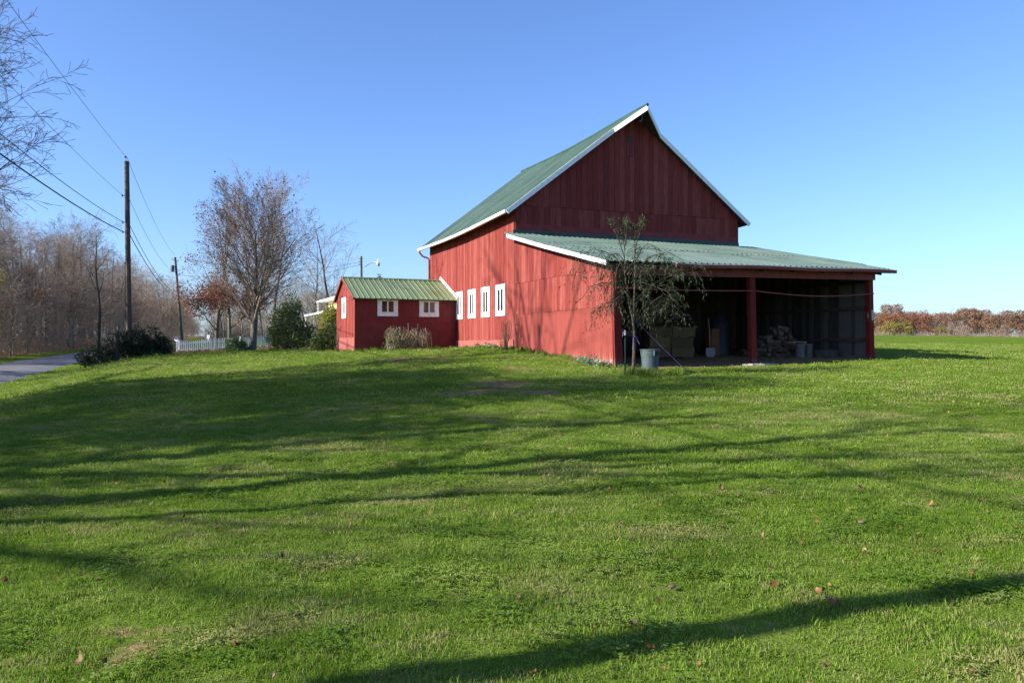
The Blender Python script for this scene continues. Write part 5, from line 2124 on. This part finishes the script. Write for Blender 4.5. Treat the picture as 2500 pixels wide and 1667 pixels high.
for hgt in (.28, .78):
    for a, b in ((fp0, fp1), (fp1, fp2)):
        mb = MB()
        mb.beam((a.x - o_.x, a.y - o_.y + .035, gz(a.x, a.y) - o_.z + hgt), (b.x - o_.x, b.y - o_.y + .035, gz(b.x, b.y) - o_.z + hgt), .04, .09)
        mb.build('rail', M['picket'], fr)
for p in (fp0, fp1, px(509, 858, 60.5), px(585, 853, 61.2), fp2):
    mb = MB()
    x, y, z = p.x - o_.x, p.y - o_.y + .12, gz(p.x, p.y) - o_.z
    mb.box(x - .06, x + .06, y - .06, y + .06, z - .2, z + (1.32 if abs(p.x - fp1.x) < .2 else 1.05))
    mb.build('post', M['picket'], fr)
# small round notice on a stake at its left end
q = px(431, 862, 59.4)
ns = thing('yard_sign', 'small round blue and white notice at the left end of the picket fence', 'sign', (q.x, q.y, gz(q.x, q.y)))
mb = MB()
mb.tube([(0, 0, -.2), (0, 0, 1.0)], .018, 6)
mb.build('stake', M['white'], ns)
M['sign_blue'] = plain('sign_blue', (.05, .09, .32), (.07, .12, .40), 3, .5, 0, 0)
k = 8
for nm, rr_, y0, y1, mt_ in (('sign_face', .16, -.03, -.015, M['white']), ('blue_band', .155, -.036, -.031, M['sign_blue'])):
    mb = MB()
    oc = [(rr_ * math.cos(2 * PI * (i + .5) / k), 1.12 + rr_ * math.sin(2 * PI * (i + .5) / k)) for i in range(k)]
    if nm == 'blue_band':
        oc = [(-.13, 1.10), (.13, 1.10), (.13, 1.19), (.06, 1.255), (-.06, 1.255), (-.13, 1.19)]
    n = len(oc)
    mb.add([(x, y0, z) for x, z in oc] + [(x, y1, z) for x, z in oc], [tuple(range(n)), tuple(range(2 * n - 1, n - 1, -1))] + [(i, n + i, n + (i + 1) % n, (i + 1) % n) for i in range(n)])
    mb.build(nm, mt_, ns)

# dead stub of a tree in front of the thicket
q = px(284, 880, 41)
st = MB()
st.tube([(0, 0, -.3), (0.02, 0, .4), (-.02, .02, 1.0), (.03, 0, 1.45), (.02, .02, 1.68)], [.17, .14, .125, .12, .09], 10)
st.tube([(.02, 0, 1.45), (.12, 0, 1.75), (.16, .03, 2.0)], [.06, .04, .02], 6)
o = st.build('dead_stub', M['bark_dark'], None)
o.location = (q.x, q.y, gz(q.x, q.y))
tag(o, 'dark broken tree stub standing between the two halves of the thicket', 'tree stump')

# ------------------------------------------------------------------ young willow, staked
D = 21.6
q = px(1546, 915, D)
wz = gz(q.x, q.y)
wl = thing('willow_sapling', 'slender staked young willow with drooping narrow leaves in front of the shed corner', 'tree', (q.x, q.y, wz))
wo_ = Vector((q.x, q.y, wz))
W = lambda x, y, dz=0.0: px(x, y, D + dz) - wo_
rwil = random.Random(17)
M['bark_brown'] = plain('brown_sapling_bark', (0.05, 0.034, 0.024), (0.11, 0.08, 0.058), 7, .85, .3, 0, stretch=(4, 4, 1))
ch = []
trunk = [W(1546, 935), W(1546, 915), W(1547, 880), W(1549, 840), W(1548, 805), W(1545, 780)]
ch.append((0, trunk, [.062, .056, .047, .043, .040, .038]))
ch.append((0, [W(1545, 780), W(1541, 762), W(1536, 745, .1), W(1531, 715, .15), W(1526, 670, .2), W(1524, 620, .2), W(1528, 570, .25)], [.032, .029, .026, .022, .018, .012, .006]))
ch.append((0, [W(1545, 782), W(1548, 755), W(1549, 710, -.1), W(1550, 650, -.1), W(1549, 600, -.1), W(1553, 555, -.15)], [.030, .028, .023, .018, .012, .005]))
limbs = [
    [(1547, 790), (1560, 778), (1590, 766), (1610, 758), (1640, 760), (1655, 778)],
    [(1560, 778), (1575, 760), (1592, 738), (1620, 718), (1640, 725)],
    [(1549, 735), (1570, 715), (1600, 690), (1650, 668), (1700, 665), (1716, 690)],
    [(1550, 705), (1580, 670), (1620, 655), (1665, 640), (1690, 655), (1700, 690)],
    [(1550, 680), (1580, 650), (1605, 638), (1640, 640), (1660, 665)],
    [(1530, 700), (1500, 690), (1470, 690), (1440, 700), (1420, 730)],
    [(1528, 690), (1505, 655), (1470, 640), (1430, 640), (1405, 665), (1397, 700)],
    [(1527, 660), (1500, 625), (1470, 612), (1445, 608), (1430, 618), (1412, 655)],
    [(1526, 640), (1510, 620), (1490, 618), (1472, 640), (1465, 690)],
    [(1530, 710), (1500, 735), (1480, 740), (1462, 752)],
    [(1525, 630), (1512, 590), (1500, 560), (1488, 548)],
    [(1526, 610), (1520, 580), (1515, 555), (1533, 538)],
    [(1528, 600), (1530, 570), (1531, 545)],
    [(1550, 620), (1556, 585), (1566, 560), (1571, 548)],
    [(1550, 600), (1548, 570), (1545, 548)],
    [(1550, 640), (1566, 610), (1580, 595), (1596, 600)],
    [(1549, 690), (1570, 690), (1600, 700), (1630, 712), (1645, 735)],
    [(1531, 715), (1515, 712), (1500, 722), (1495, 745)],
    [(1550, 660), (1590, 625), (1630, 615), (1655, 628)],
    [(1526, 665), (1545, 640), (1560, 660), (1565, 700)],
    [(1549, 720), (1575, 722), (1610, 735), (1625, 752)],
    [(1527, 650), (1515, 640), (1505, 660), (1502, 700)],
]
lv = []
for i, L_ in enumerate(limbs):
    dz = rwil.uniform(-.75, .75)
    P = []
    for j, (x, y) in enumerate(L_):
        P.append(W(x, y, dz * j / (len(L_) - 1)))
    n = len(P)
    ch.append((1, P, [.013 * (1 - .75 * j / n) + .002 for j in range(n)]))
    upright = P[-1].z > W(1500, 600).z
    ntw = 8 if upright else 12
    for k in range(ntw):
        u = rwil.uniform(.18, 1.0) * (n - 1)
        j = min(int(u), n - 2)
        b = P[j].lerp(P[j + 1], u - j)
        if upright:
            dv = Vector((rwil.gauss(0, .12), rwil.gauss(0, .12), rwil.uniform(.15, .4)))
            ln = rwil.uniform(.10, .24)
        else:
            dv = Vector((rwil.gauss(0, .28), rwil.gauss(0, .28), rwil.uniform(-.1, .22)))
            ln = rwil.uniform(.35, .95)
        pts_ = [b]
        p = b.copy()
        for s_ in range(6):
            dv = (dv.normalized() + Vector((0, 0, -.06 if upright else -.36))).normalized()
            p = p + dv * ln / 6
            pts_.append(p.copy())
            for q_ in range(3):
                lv.append((p.copy(), dv.copy(), upright))
        ch.append((2, pts_, [.0045, .004, .0035, .003, .0025, .002, .0018]))
link('trunk', chains_mesh('trunk', ch, (9, 5, 3), M['bark_brown'], {0}), wl)
link('branches', chains_mesh('branches', ch, (9, 5, 3), M['bark_dark'], {1, 2}), wl)
rn = np.random.default_rng(3)
n = len(lv)
C = np.array([tuple(a) for a, _, _ in lv]) + rn.normal(0, .035, (n, 3))
ax_ = np.array([tuple(b) for _, b, _ in lv]) + rn.normal(0, .42, (n, 3))
ax_[:, 2] -= np.where(np.array([u for _, _, u in lv]), -.15, .35)
ax_ /= np.linalg.norm(ax_, axis=1)[:, None]
sd = np.cross(ax_, rn.normal(0, 1, (n, 3)))
sd /= np.linalg.norm(sd, axis=1)[:, None]
s_ = rn.uniform(.08, .15, n)[:, None]
w_ = rn.uniform(.007, .011, n)[:, None]
nn = np.cross(ax_, sd)
V = np.stack([C, C + ax_ * s_ * .4 + sd * w_, C + ax_ * s_ - nn * .012, C + ax_ * s_ * .4 - sd * w_], 1).reshape(-1, 3)
b_ = np.arange(n)[:, None] * 4
link('foliage', fast_mesh('foliage', V, np.concatenate([b_, b_ + 1, b_ + 2, b_ + 3], 1), M['lf_willow']), wl)

# stakes and purple twine
q = px(1526, 925, 21.3)
z0 = gz(q.x, q.y)
stake = thing('garden_stake', 'dark green steel stake with a pale cap, tied to the willow with purple twine', 'stake', (q.x, q.y, z0))
mb = MB()
mb.box(-.018, .018, -.004, .004, -.3, 1.14)
mb.box(-.004, .004, .0045, .03, -.3, 1.14)
mb.build('steel_bar', M['green_stake'], stake)
mb = MB()
mb.lathe([(.028, 1.10), (.03, 1.2), (.018, 1.235), (0, 1.24)], 10)
mb.build('cap', M['concrete'], stake)
top_s = Vector((q.x, q.y, z0 + 1.22))
tr_ = wo_ + W(1548.5, 822)
mb = MB()
mb.tube([top_s, top_s.lerp(tr_, .5) - Vector((0, 0, .03)), tr_ + Vector((-.04, -.03, 0))], .011, 5)
mb.tube([tr_ + Vector((.052 * math.cos(a * PI / 6), .052 * math.sin(a * PI / 6), .006 * math.sin(a))) for a in range(13)], .010, 5)
for off, e in ((Vector((-.03, -.05, 0)), Vector((-.06, -.07, -.36))), (Vector((.05, -.03, 0)), Vector((.14, -.04, -.21)))):
    mb.tube([tr_ + off, tr_ + off * .6 + e * .4 + Vector((0, 0, -.01)), tr_ + e], .009, 5)
mb.tube([top_s + Vector((-.02, -.02, .0)), top_s + Vector((-.06, -.03, -.05)), top_s + Vector((-.07, -.03, -.16))], .009, 5)
mb.tube([top_s + Vector((.03 * math.cos(a * PI / 4), .03 * math.sin(a * PI / 4), -.02)) for a in range(9)], .012, 5)
o = mb.build('purple_twine', M['purple'])
tag(o, 'purple twine knotted round the willow trunk and the green stake', 'twine')
gs = px(1677, 914, 21.9)
gs.z = gz(gs.x, gs.y)
mb = MB()
mb.tube([wo_ + W(1547, 777), (wo_ + W(1547, 777)).lerp(gs + Vector((-.02, 0, .10)), .5) - Vector((0, 0, .02)), gs + Vector((-.02, 0, .10))], .0075, 5)
mb.tube([wo_ + W(1545.5, 778) + Vector((.045 * math.cos(a * PI / 6), .045 * math.sin(a * PI / 6), 0)) for a in range(13)], .010, 5)
o = mb.build('guy_rope', M['purple'])
tag(o, 'purple guy rope running slantwise from the willow fork down to a ground peg', 'rope')
mb = MB()
mb.tube([(.05, 0, -.15), (0, 0, .10), (-.03, 0, .13), (-.05, 0, .10)], .014, 6)
mb.box(-.07, .09, -.05, .05, -.02, .035)
o = mb.build('ground_peg', M['green_stake'])
o.location = gs
tag(o, 'dark ground peg holding the end of the purple guy rope', 'peg')

# ------------------------------------------------------------------ bin
q = px(1587, 905, 22.3)
bn = thing('trash_can', 'round grey plastic trash can without a lid beside the willow', 'trash can', (q.x, q.y, gz(q.x, q.y) - .06), -.12)
mb = MB()
mb.lathe([(0, .0), (.205, .0), (.215, .02), (.222, .10), (.250, .52), (.256, .525), (.256, .56), (.262, .565), (.272, .70), (.285, .705), (.287, .735), (.27, .737), (.258, .70), (.245, .55), (.21, .05), (0, .04)], 40)
mb.build('bin_body', M['plastic_grey'], bn, smooth=False)
for sgn, a in ((1, -.95), (-1, PI - .95)):
    ca, sa = math.cos(a), math.sin(a)
    tx, ty = -sa, ca
    mb = MB()
    for u0, u1, z0, z1 in ((-.085, .085, .665, .70), (-.085, .085, .555, .578), (-.085, -.062, .578, .665), (.062, .085, .578, .665)):
        A_ = [(.258, u0, z0), (.305, u0, z0), (.305, u1, z0), (.258, u1, z0), (.262, u0, z1), (.312, u0, z1), (.312, u1, z1), (.262, u1, z1)]
        mb.hexa([(r_ * ca + u * tx, r_ * sa + u * ty, z) for r_, u, z in A_])
    mb.build('handle', M['plastic_grey'], bn)
    mb = MB()
    A_ = [(.262, -.06, .58), (.272, -.06, .58), (.272, .06, .58), (.262, .06, .58), (.268, -.06, .663), (.278, -.06, .663), (.278, .06, .663), (.268, .06, .663)]
    mb.hexa([(r_ * ca + u * tx, r_ * sa + u * ty, z) for r_, u, z in A_])
    mb.build('grip_recess', M['recess_shade'], bn)  # dark plate inside the grip; the recess shade is put into its colour

# taller grass the mower missed round the willow and the bin, and along the walls
tp = []
for i in range(230):
    tp.append((rwil.gauss(3.75, .42), rwil.gauss(21.75, .13)))
for i in range(60):
    tp.append((rwil.gauss(3.35, .12), rwil.gauss(21.55, .12)))


def wall_pt(s, t_):
    return (C0[0] + .9164 * s - .4003 * t_, C0[1] + .4003 * s + .9164 * t_)


for i in range(150):
    tp.append(wall_pt(-.12 - abs(rwil.gauss(0, .07)), rwil.uniform(-.2, 7.3)))
for i in range(120):
    tp.append(wall_pt(-.2 - abs(rwil.gauss(0, .1)), rwil.uniform(7.3, 13.9)))
for i in range(150):
    tp.append(wall_pt(rwil.uniform(-4.8, 0), 14 - .1 - abs(rwil.gauss(0, .08))))
for i in range(40):
    tp.append(wall_pt(-4.78 - abs(rwil.gauss(0, .05)), rwil.uniform(13.9, 18)))
for x, d_, n_ in ((335, 41.6, 120), (250, 40.4, 90), (580, 46.8, 60), (700, 43, 110), (620, 47.6, 40)):
    for i in range(n_):
        q = px(x + rwil.gauss(0, 45 if n_ > 80 else 15), 860, d_ + rwil.gauss(0, .3))
        tp.append((q.x, q.y))
tp = np.array(tp)
zz = heights(tp[:, 0], tp[:, 1])
n = len(tp)
u = rng.uniform(.55, 1.15, n)
gn_scatter('tall_grass', np.column_stack([tp, zz]), np.column_stack([rng.normal(0, .12, n), rng.normal(0, .12, n), rng.uniform(0, 6.28, n)]), np.column_stack([u, u, u * rng.uniform(.6, 1.2, n)]), tuft_col3)


# ------------------------------------------------------------------ small plants along the walls
def rosette(name, label, cat, x, y, seed, nl, size, mat, hgt, group=None, spread=.16, width=.45):
    r = random.Random(seed)
    t = thing(name, label, cat, (x, y, gz(x, y) - .01), r.uniform(0, 6.28), group)
    for grp in range(1):
        mb = MB()
        for i in range(nl):
            a = r.uniform(0, 6.28)
            el = r.uniform(.15, 1.25)
            L = size * r.uniform(.55, 1.15)
            c = Vector((r.gauss(0, spread * .4), r.gauss(0, spread * .4), r.uniform(0, hgt)))
            dv = Vector((math.cos(a) * math.cos(el), math.sin(a) * math.cos(el), math.sin(el)))
            sdv = Vector((-math.sin(a), math.cos(a), 0))
            up = dv.cross(sdv) * -1
            w = L * width * .5
            m1, m2, tip = c + dv * L * .35, c + dv * L * .7 - Vector((0, 0, .06 * L)), c + dv * L - Vector((0, 0, .25 * L))
            f = up * w * .35
            mb.add([c, m1 - sdv * w * .8 + f, m1, m1 + sdv * w * .8 + f, m2 - sdv * w + f, m2, m2 + sdv * w + f, tip],
                   [(0, 1, 2), (0, 2, 3), (1, 4, 5, 2), (2, 5, 6, 3), (4, 7, 5), (5, 7, 6)])
        mb.build('leaves', mat, t)
    return t


MG = 'pale broad-leaved weeds at the foot of the red wall'
mp = [(1412, 878, .35), (1430, 880, .30), (1438, 876, .4), (1452, 883, .3), (1464, 885, .32), (1471, 888, .28), (1446, 886, .25), (1482, 890, .22), (1420, 884, .22)]
for i, (x, y, hgt) in enumerate(mp):
    # along the wall, a little in front
    kx = (x - 1250) / F
    t_ = (3.03 - .32 * .9164 - kx * (23.5 - .32 * .4003)) / (.4003 + kx * .9164)
    a, b = wall_pt(-.32, t_)
    rosette('broadleaf_weed', 'pale grey-green broad-leaved weed growing against the foot of the sunlit red wall', 'plant', a, b, 60 + i, 16, .20, M['lf_mullein'], hgt * .7, MG)
wd = [(1160, .35), (1172, .3), (1185, .4), (1197, .3), (1210, .35), (1275, .3), (1300, .25), (1330, .3)]
for i, (x, hgt) in enumerate(wd):
    kx = (x - 1250) / F
    t_ = (3.03 - .3 * .9164 - kx * (23.5 - .3 * .4003)) / (.4003 + kx * .9164)
    a, b = wall_pt(-.3, t_)
    rosette('wall_weed', 'low green weed at the foot of the barn wall under the white windows', 'plant', a, b, 90 + i, 18, .17, M['lf_mullein'] if i < 5 else M['lf_weed'], hgt * .5, 'low weeds along the barn wall')
for i, (x, y, d_) in enumerate(((1512, 903, 22.9), (1528, 903, 22.7), (1538, 905, 22.6), (1562, 905, 22.5), (1555, 904, 22.8))):
    q = px(x, y, d_)
    rosette('clover_clump', 'bright green leafy clump in the shade line beside the willow and trash can', 'plant', q.x, q.y, 120 + i, 26, .12, M['lf_weed'], .15, 'leafy clumps beside the willow', spread=.3, width=.7)

# dried vines on stakes and wire in front of the small shed
kx = lambda x, off: None


def ann_pt(s, t_):
    x, y = A0[0] + .9164 * s - .4003 * t_, A0[1] + .4003 * s + .9164 * t_
    return Vector((x, y, gz(x, y)))


def front_s(x, off):
    k = (x - 1250) / F
    ox, oy = A0[0] + .4003 * off, A0[1] - .9164 * off
    return (k * oy - ox) / (.9164 - .4003 * k)


vt0 = ann_pt(front_s(990, .75), -.75)
vth = thing('vine_trellis', 'tangled dry vines on wooden stakes and wire before the small red shed', 'trellis', vt0, AL)
S0 = front_s(990, .75)
vs_list = []
for x, ytop in ((950, 806), (974, 799), (979, 799), (999.5, 790), (1021, 791)):
    s = front_s(x, .75) - S0
    h = (860 - ytop) / F * 34.2
    mb = MB()
    lean = rwil.uniform(-.06, .06) + (.1 if x < 960 else 0)
    mb.beam((s + lean * .2, rwil.uniform(-.1, .1), -.2), (s - lean, rwil.uniform(-.1, .1), h), .045, .035)
    mb.build('stake', M['grey_wood'], vth)
wires = MB()
w0, w1 = front_s(947, .75) - S0, front_s(1035, .75) - S0
for i in range(9):
    z = .12 + i * .115
    wires.tube([(w0, .03, z), ((w0 + w1) / 2, .06, z), (w1, .03, z)], .004, 3)
for i in range(13):
    s = w0 + (w1 - w0) * i / 12
    wires.tube([(s, .04, 0), (s, .04, 1.04)], .004, 3)
wires.build('wire_mesh', M['iron'], vth)
ch = []
lc = []
for i in range(300):
    s = rwil.uniform(w0, w1 + .1)
    p = Vector((s, rwil.gauss(0, .13), rwil.uniform(0, .15) if rwil.random() < .5 else rwil.uniform(.5, 1.12)))
    dv = Vector((rwil.gauss(0, .4), rwil.gauss(0, .25), 1 if p.z < .3 else -.8)).normalized()
    pts_ = [p.copy()]
    for k in range(6):
        dv = (dv + rand_unit(rwil) * .55 + (Vector((0, 0, -.25)) if p.z > .95 else Vector())).normalized()
        p = p + dv * rwil.uniform(.1, .19)
        dv.x *= .55
        p.x = min(max(p.x, w0 - .08), w1 + .22)
        p.y = max(-.35, min(.35, p.y))
        p.z = min(max(p.z, 0.0), 1.12)
        pts_.append(p.copy())
        if s < (w0 + w1) * .5 - .1 or rwil.random() < .12:
            lc.append(tuple(p))
    ch.append((0, pts_, [.009, .008, .007, .006, .005, .004, .003]))
# arching end stems on the right
for k in range(4):
    z = .85 - .1 * k
    ch.append((0, [Vector((w1 - .1, 0, z)), Vector((w1 + .12, 0, z + .18)), Vector((w1 + .3, -.03, z)), Vector((w1 + .36, -.03, z - .4)), Vector((w1 + .30 + .05 * k, 0, .05))], [.012, .011, .01, .008, .006]))
link('vines', chains_mesh('vines', ch, (3,), M['vine'], {0}), vth)
lc = np.array(lc)
rn = np.random.default_rng(8)
link('leaves', leaf_mesh('leaves', lc[rn.integers(0, len(lc), 1000)], .075, M['lf_green'], rn, jit=.06), vth)
gl_ = []
for i in range(260):
    gl_.append((rwil.uniform(w0 + .3, w1 + .1), rwil.gauss(-.2, .14)))
# dry grass at its foot
dg = np.array([tuple(ann_pt(S0 + a, -.75 + b))[:2] for a, b in gl_])
n = len(dg)
u = rng.uniform(.5, 1.0, n)
dry_col = bpy.data.collections.new('dry_tufts')
dry_me = tuft('dry_grass_tuft', 77, 22, .1, .2, .008, dry=.8)
dry_col.objects.link(bpy.data.objects.new('dry_grass_tuft', dry_me))
gn_scatter('dry_grass', np.column_stack([dg, heights(dg[:, 0], dg[:, 1])]), np.column_stack([rng.normal(0, .2, n), rng.normal(0, .2, n), rng.uniform(0, 6.28, n)]), np.column_stack([u, u, u]), dry_col)

# bare rose canes with a little wire cage, and an iron ladder trellis by the wall joint
def barn_side(x, off):
    k = (x - 1250) / F
    ox, oy = C0[0] - .9164 * off, C0[1] - .4003 * off
    t_ = (ox - k * oy) / (.4003 + k * .9164)
    a, b = wall_pt(-off, t_)
    return Vector((a, b, gz(a, b)))


rc = barn_side(1234, .55)
rose = thing('bare_rose_bush', 'fan of bare reddish canes with a wire cage below the white windows', 'shrub', rc, AL)
ch = []
for i in range(13):
    a = -.42 + .84 * i / 12 + rwil.uniform(-.05, .05)
    h = rwil.uniform(.8, 1.32)
    b = Vector((rwil.gauss(0, .03), rwil.gauss(0, .05), -.05))
    e = Vector((rwil.gauss(0, .1), -a * h * .75, h))
    ch.append((0, [b, b.lerp(e, .35) + rand_unit(rwil) * .03, b.lerp(e, .7) + rand_unit(rwil) * .05, e], [.014, .012, .009, .005]))
    for k in range(2):
        m = b.lerp(e, rwil.uniform(.5, .9))
        ch.append((0, [m, m + rand_unit(rwil) * .1 + Vector((0, 0, .12)), m + rand_unit(rwil) * .1 + Vector((0, 0, .25))], [.006, .005, .003]))
link('canes', chains_mesh('canes', ch, (4,), M['cane'], {0}), rose)
mb = MB()
for i in range(4):
    for j in range(4):
        a, b = -.03 + i * .09, .02 + j * .1
        mb.tube([(-.05, .12 + a, 0), (-.05, .12 + a, .36)], .006, 4)
        mb.tube([(-.05, .09, b), (-.05, .39, b)], .006, 4)
mb.build('wire_cage', M['wire'], rose)
rosette('wall_weed', 'low green weed and leaf litter round the bare rose canes', 'plant', rc.x - .1, rc.y - .1, 140, 30, .15, M['lf_weed'], .12, spread=.4)
tc = barn_side(1263, .22)
tl = thing('iron_trellis', 'narrow dark iron ladder trellis with a dry stem against the red wall', 'trellis', tc, AL)
mb = MB()
mb.tube([(-.02, .14, -.1), (-.02, .08, 1.25), (-.02, .04, 1.32)], .012, 5)
mb.tube([(-.02, -.14, -.1), (-.02, -.10, 1.2), (-.02, -.02, 1.36)], .012, 5)
mb.build('uprights', M['wire'], tl)
for z in (.3, .62, .95):
    mb = MB()
    mb.tube([(-.02, .14 - .05 * z, z), (-.02, -.14 + .04 * z, z + .05)], .014, 5)
    mb.build('rung', M['wire'], tl)
mb = MB()
mb.tube([(-.03, .1, 0), (-.04, .02, .4), (-.03, .12, .75), (-.03, .05, 1.1), (-.03, .18, 1.4)], .007, 4)
mb.build('dry_stem', M['cane'], tl)

# small bare shrub and pipe on the end wall of the small shed
q = ann_pt(-.45, 1.55)
fs_ = thing('bare_bush', 'dark bare stems standing against the left end of the small red shed', 'shrub', q, AL)
ch = []
for i in range(9):
    b = Vector((rwil.gauss(0, .04), rwil.gauss(0, .08), -.05))
    e = Vector((rwil.gauss(0, .08), rwil.gauss(0, .3), rwil.uniform(.7, 1.35)))
    ch.append((0, [b, b.lerp(e, .4) + rand_unit(rwil) * .04, b.lerp(e, .75) + rand_unit(rwil) * .06, e], [.013, .011, .008, .004]))
link('stems', chains_mesh('stems', ch, (4,), M['bark_dark'], {0}), fs_)

# ------------------------------------------------------------------ fallen leaves
def dead_leaf(seed, size, curl):
    r = random.Random(seed)
    k = 5
    mb = MB()
    vs_, n = [], k + 1
    for i in range(n):
        u = i / k
        w = size * .30 * math.sin(PI * min(1, .12 + u * .9)) * r.uniform(.75, 1.2)
        x = (u - .5) * size
        zc = curl * size * (2 * u - 1) ** 2 * .45
        vs_ += [(x, -w, zc + curl * w * r.uniform(.5, 1.1)), (x + r.uniform(-.1, .1) * size * .3, 0, zc), (x, w, zc + curl * w * r.uniform(.4, 1.1))]
    fs = []
    for i in range(k):
        fs += [(i * 3, i * 3 + 3, i * 3 + 4, i * 3 + 1), (i * 3 + 1, i * 3 + 4, i * 3 + 5, i * 3 + 2)]
    mb.add(vs_, fs)
    mb.tube([(-.5 * size, 0, curl * size * .45), (-.72 * size, .03 * size, curl * size * .3)], .0025, 3)
    return mb


LG = 'fallen leaves scattered over the lawn'
lpro = []
for i in range(6):
    o = dead_leaf(i, 1.0, (.5, .9, .3, 1.1, .6, .8)[i]).build('fallen_leaf', M['lf_dead'] if i % 3 else M['lf_pale'])
    lpro.append(o)
lu = set()
rf2 = random.Random(5)


def ground_hit(x, y):
    """depth at which the ray through photo pixel meets the lawn"""
    lo, hi = 2.5, 60.0
    for d_ in np.arange(2.6, 60, .1):
        p = px(x, y, d_)
        if p.z <= gz(p.x, p.y):
            return p.x, p.y
    return None


def put_leaf(x, y, size, kind, label, group=None, rot=None):
    pr = lpro[kind]
    o = pr if kind not in lu else pr.copy()
    if kind in lu:
        COL.objects.link(o)
    lu.add(kind)
    o.location = (x, y, gz(x, y) + .03)
    o.rotation_euler = (rf2.gauss(0, .35), rf2.gauss(0, .35), rf2.uniform(0, 6.28) if rot is None else rot)
    o.scale = (size,) * 3
    tag(o, label, 'leaf', group)
    return o


special = [((2034, 1492), .15, 3, 'largest curled orange-brown leaf on the lawn, lower right above the long shadow'), ((2025, 1477), .08, 1, 'small curled leaf touching the largest orange-brown leaf'),
           ((2104, 1200), .12, 1, 'brown leaf in the middle distance on the right, lying in a branch shadow'), ((2275, 1240), .14, 4, 'orange-brown leaf on the right, just below a branch shadow'),
           ((1545, 1541), .10, 3, 'crumpled orange leaf near the bottom, right of the centre'), ((1516, 1290), .09, 1, 'rust leaf standing on edge right of the centre of the lawn'),
           ((1760, 1200), .12, 1, 'brown leaf standing up at the centre right of the lawn'), ((572, 1596), .12, 1, 'brown leaf lying at the bottom left of the lawn'),
           ((617, 1246), .11, 4, 'bright orange leaf catching the sun left of the centre'), ((402, 1188), .13, 1, 'brown leaf at the edge of the wide shade on the left'),
           ((1130, 1541), .08, 0, 'pale curled leaf at the bottom centre'), ((2113, 1362), .10, 3, 'tan curled leaf on the right half of the lawn'), ((200, 1640), .12, 3, 'pale leaf at the bottom edge on the far left'),
           ((255, 1628), .09, 2, 'dark curled leaf near the bottom left corner'), ((1590, 1608), .11, 1, 'dark brown leaf inside the long shadow at the bottom'), ((2370, 1415), .10, 2, 'reddish leaf at the right edge of the lawn'),
           ((8, 1432), .13, 1, 'brown leaf at the left edge of the lawn'), ((730, 1514), .09, 4, 'small orange leaf slanting up at the lower left')]
for (x, y), sz, kd, lb in special:
    h_ = ground_hit(x, y)
    put_leaf(h_[0], h_[1], sz * .6, kd, lb)
for i in range(95):
    d_ = math.sqrt(rf2.uniform(3.7 ** 2, 19 ** 2)) if rf2.random() < .7 else rf2.uniform(3.7, 9)
    x = rf2.uniform(-.72, .72) * d_
    if rf2.random() < .3:
        x = abs(x)
    if edge_query(np.array([x]), np.array([d_]))[0][0] < .5:
        continue
    put_leaf(x, d_, rf2.uniform(.03, .065), rf2.randrange(6), 'small dry fallen leaf lying in the mown grass', LG)
# stones / walnuts on the grass
for (x, y), sz, lb in (((2104, 1288), .034, 'rounded tan walnut husk lying on the right half of the lawn'), ((1640, 1449), .026, 'flat brown stone lying right of the centre of the lawn')):
    h_ = ground_hit(x, y)
    mb = MB()
    mb.lathe([(0, -.5), (.7, -.4), (1.0, .1), (.85, .6), (.4, .85), (0, .9)], 12)
    o = mb.build('walnut_husk' if sz > .03 else 'stone', M['husk'], None, smooth=True)
    o.location = (h_[0], h_[1], gz(*h_) + .04)
    o.scale = (sz, sz * .8, sz * .55)
    tag(o, lb, 'nut husk' if sz > .03 else 'stone')
# litter too small to count
r_ = np.random.default_rng(41)
n = 1300
d_ = np.sqrt(r_.uniform(3.4 ** 2, 26 ** 2, n))
x = r_.uniform(-.75, .75, n) * d_
e, _ = edge_query(x, d_)
s_i, t_i = (x - 3.03) * .9164 + (d_ - 23.5) * .4003, -(x - 3.03) * .4003 + (d_ - 23.5) * .9164
ok_ = (e > .3) & ~((t_i > -.2) & (s_i > -.2))
x, d_ = x[ok_], d_[ok_]
link('leaf_crumbs', leaf_mesh('leaf_crumbs', np.column_stack([x, d_, heights(x, d_) + .035]), .038, M['lf_dead'], r_, jit=.006), kind='stuff')
# leaf drift along the picket fence
n = 3200
x = r_.uniform(-27, -14.5, n)
y = 58.6 + .12 * (x + 22) + r_.normal(0, .55, n)
link('leaf_drift', leaf_mesh('leaf_drift', np.column_stack([x, y, heights(x, y) + .05 + abs(r_.normal(0, .05, n))]), .15, M['lf_rust'], r_, jit=.03), kind='stuff')
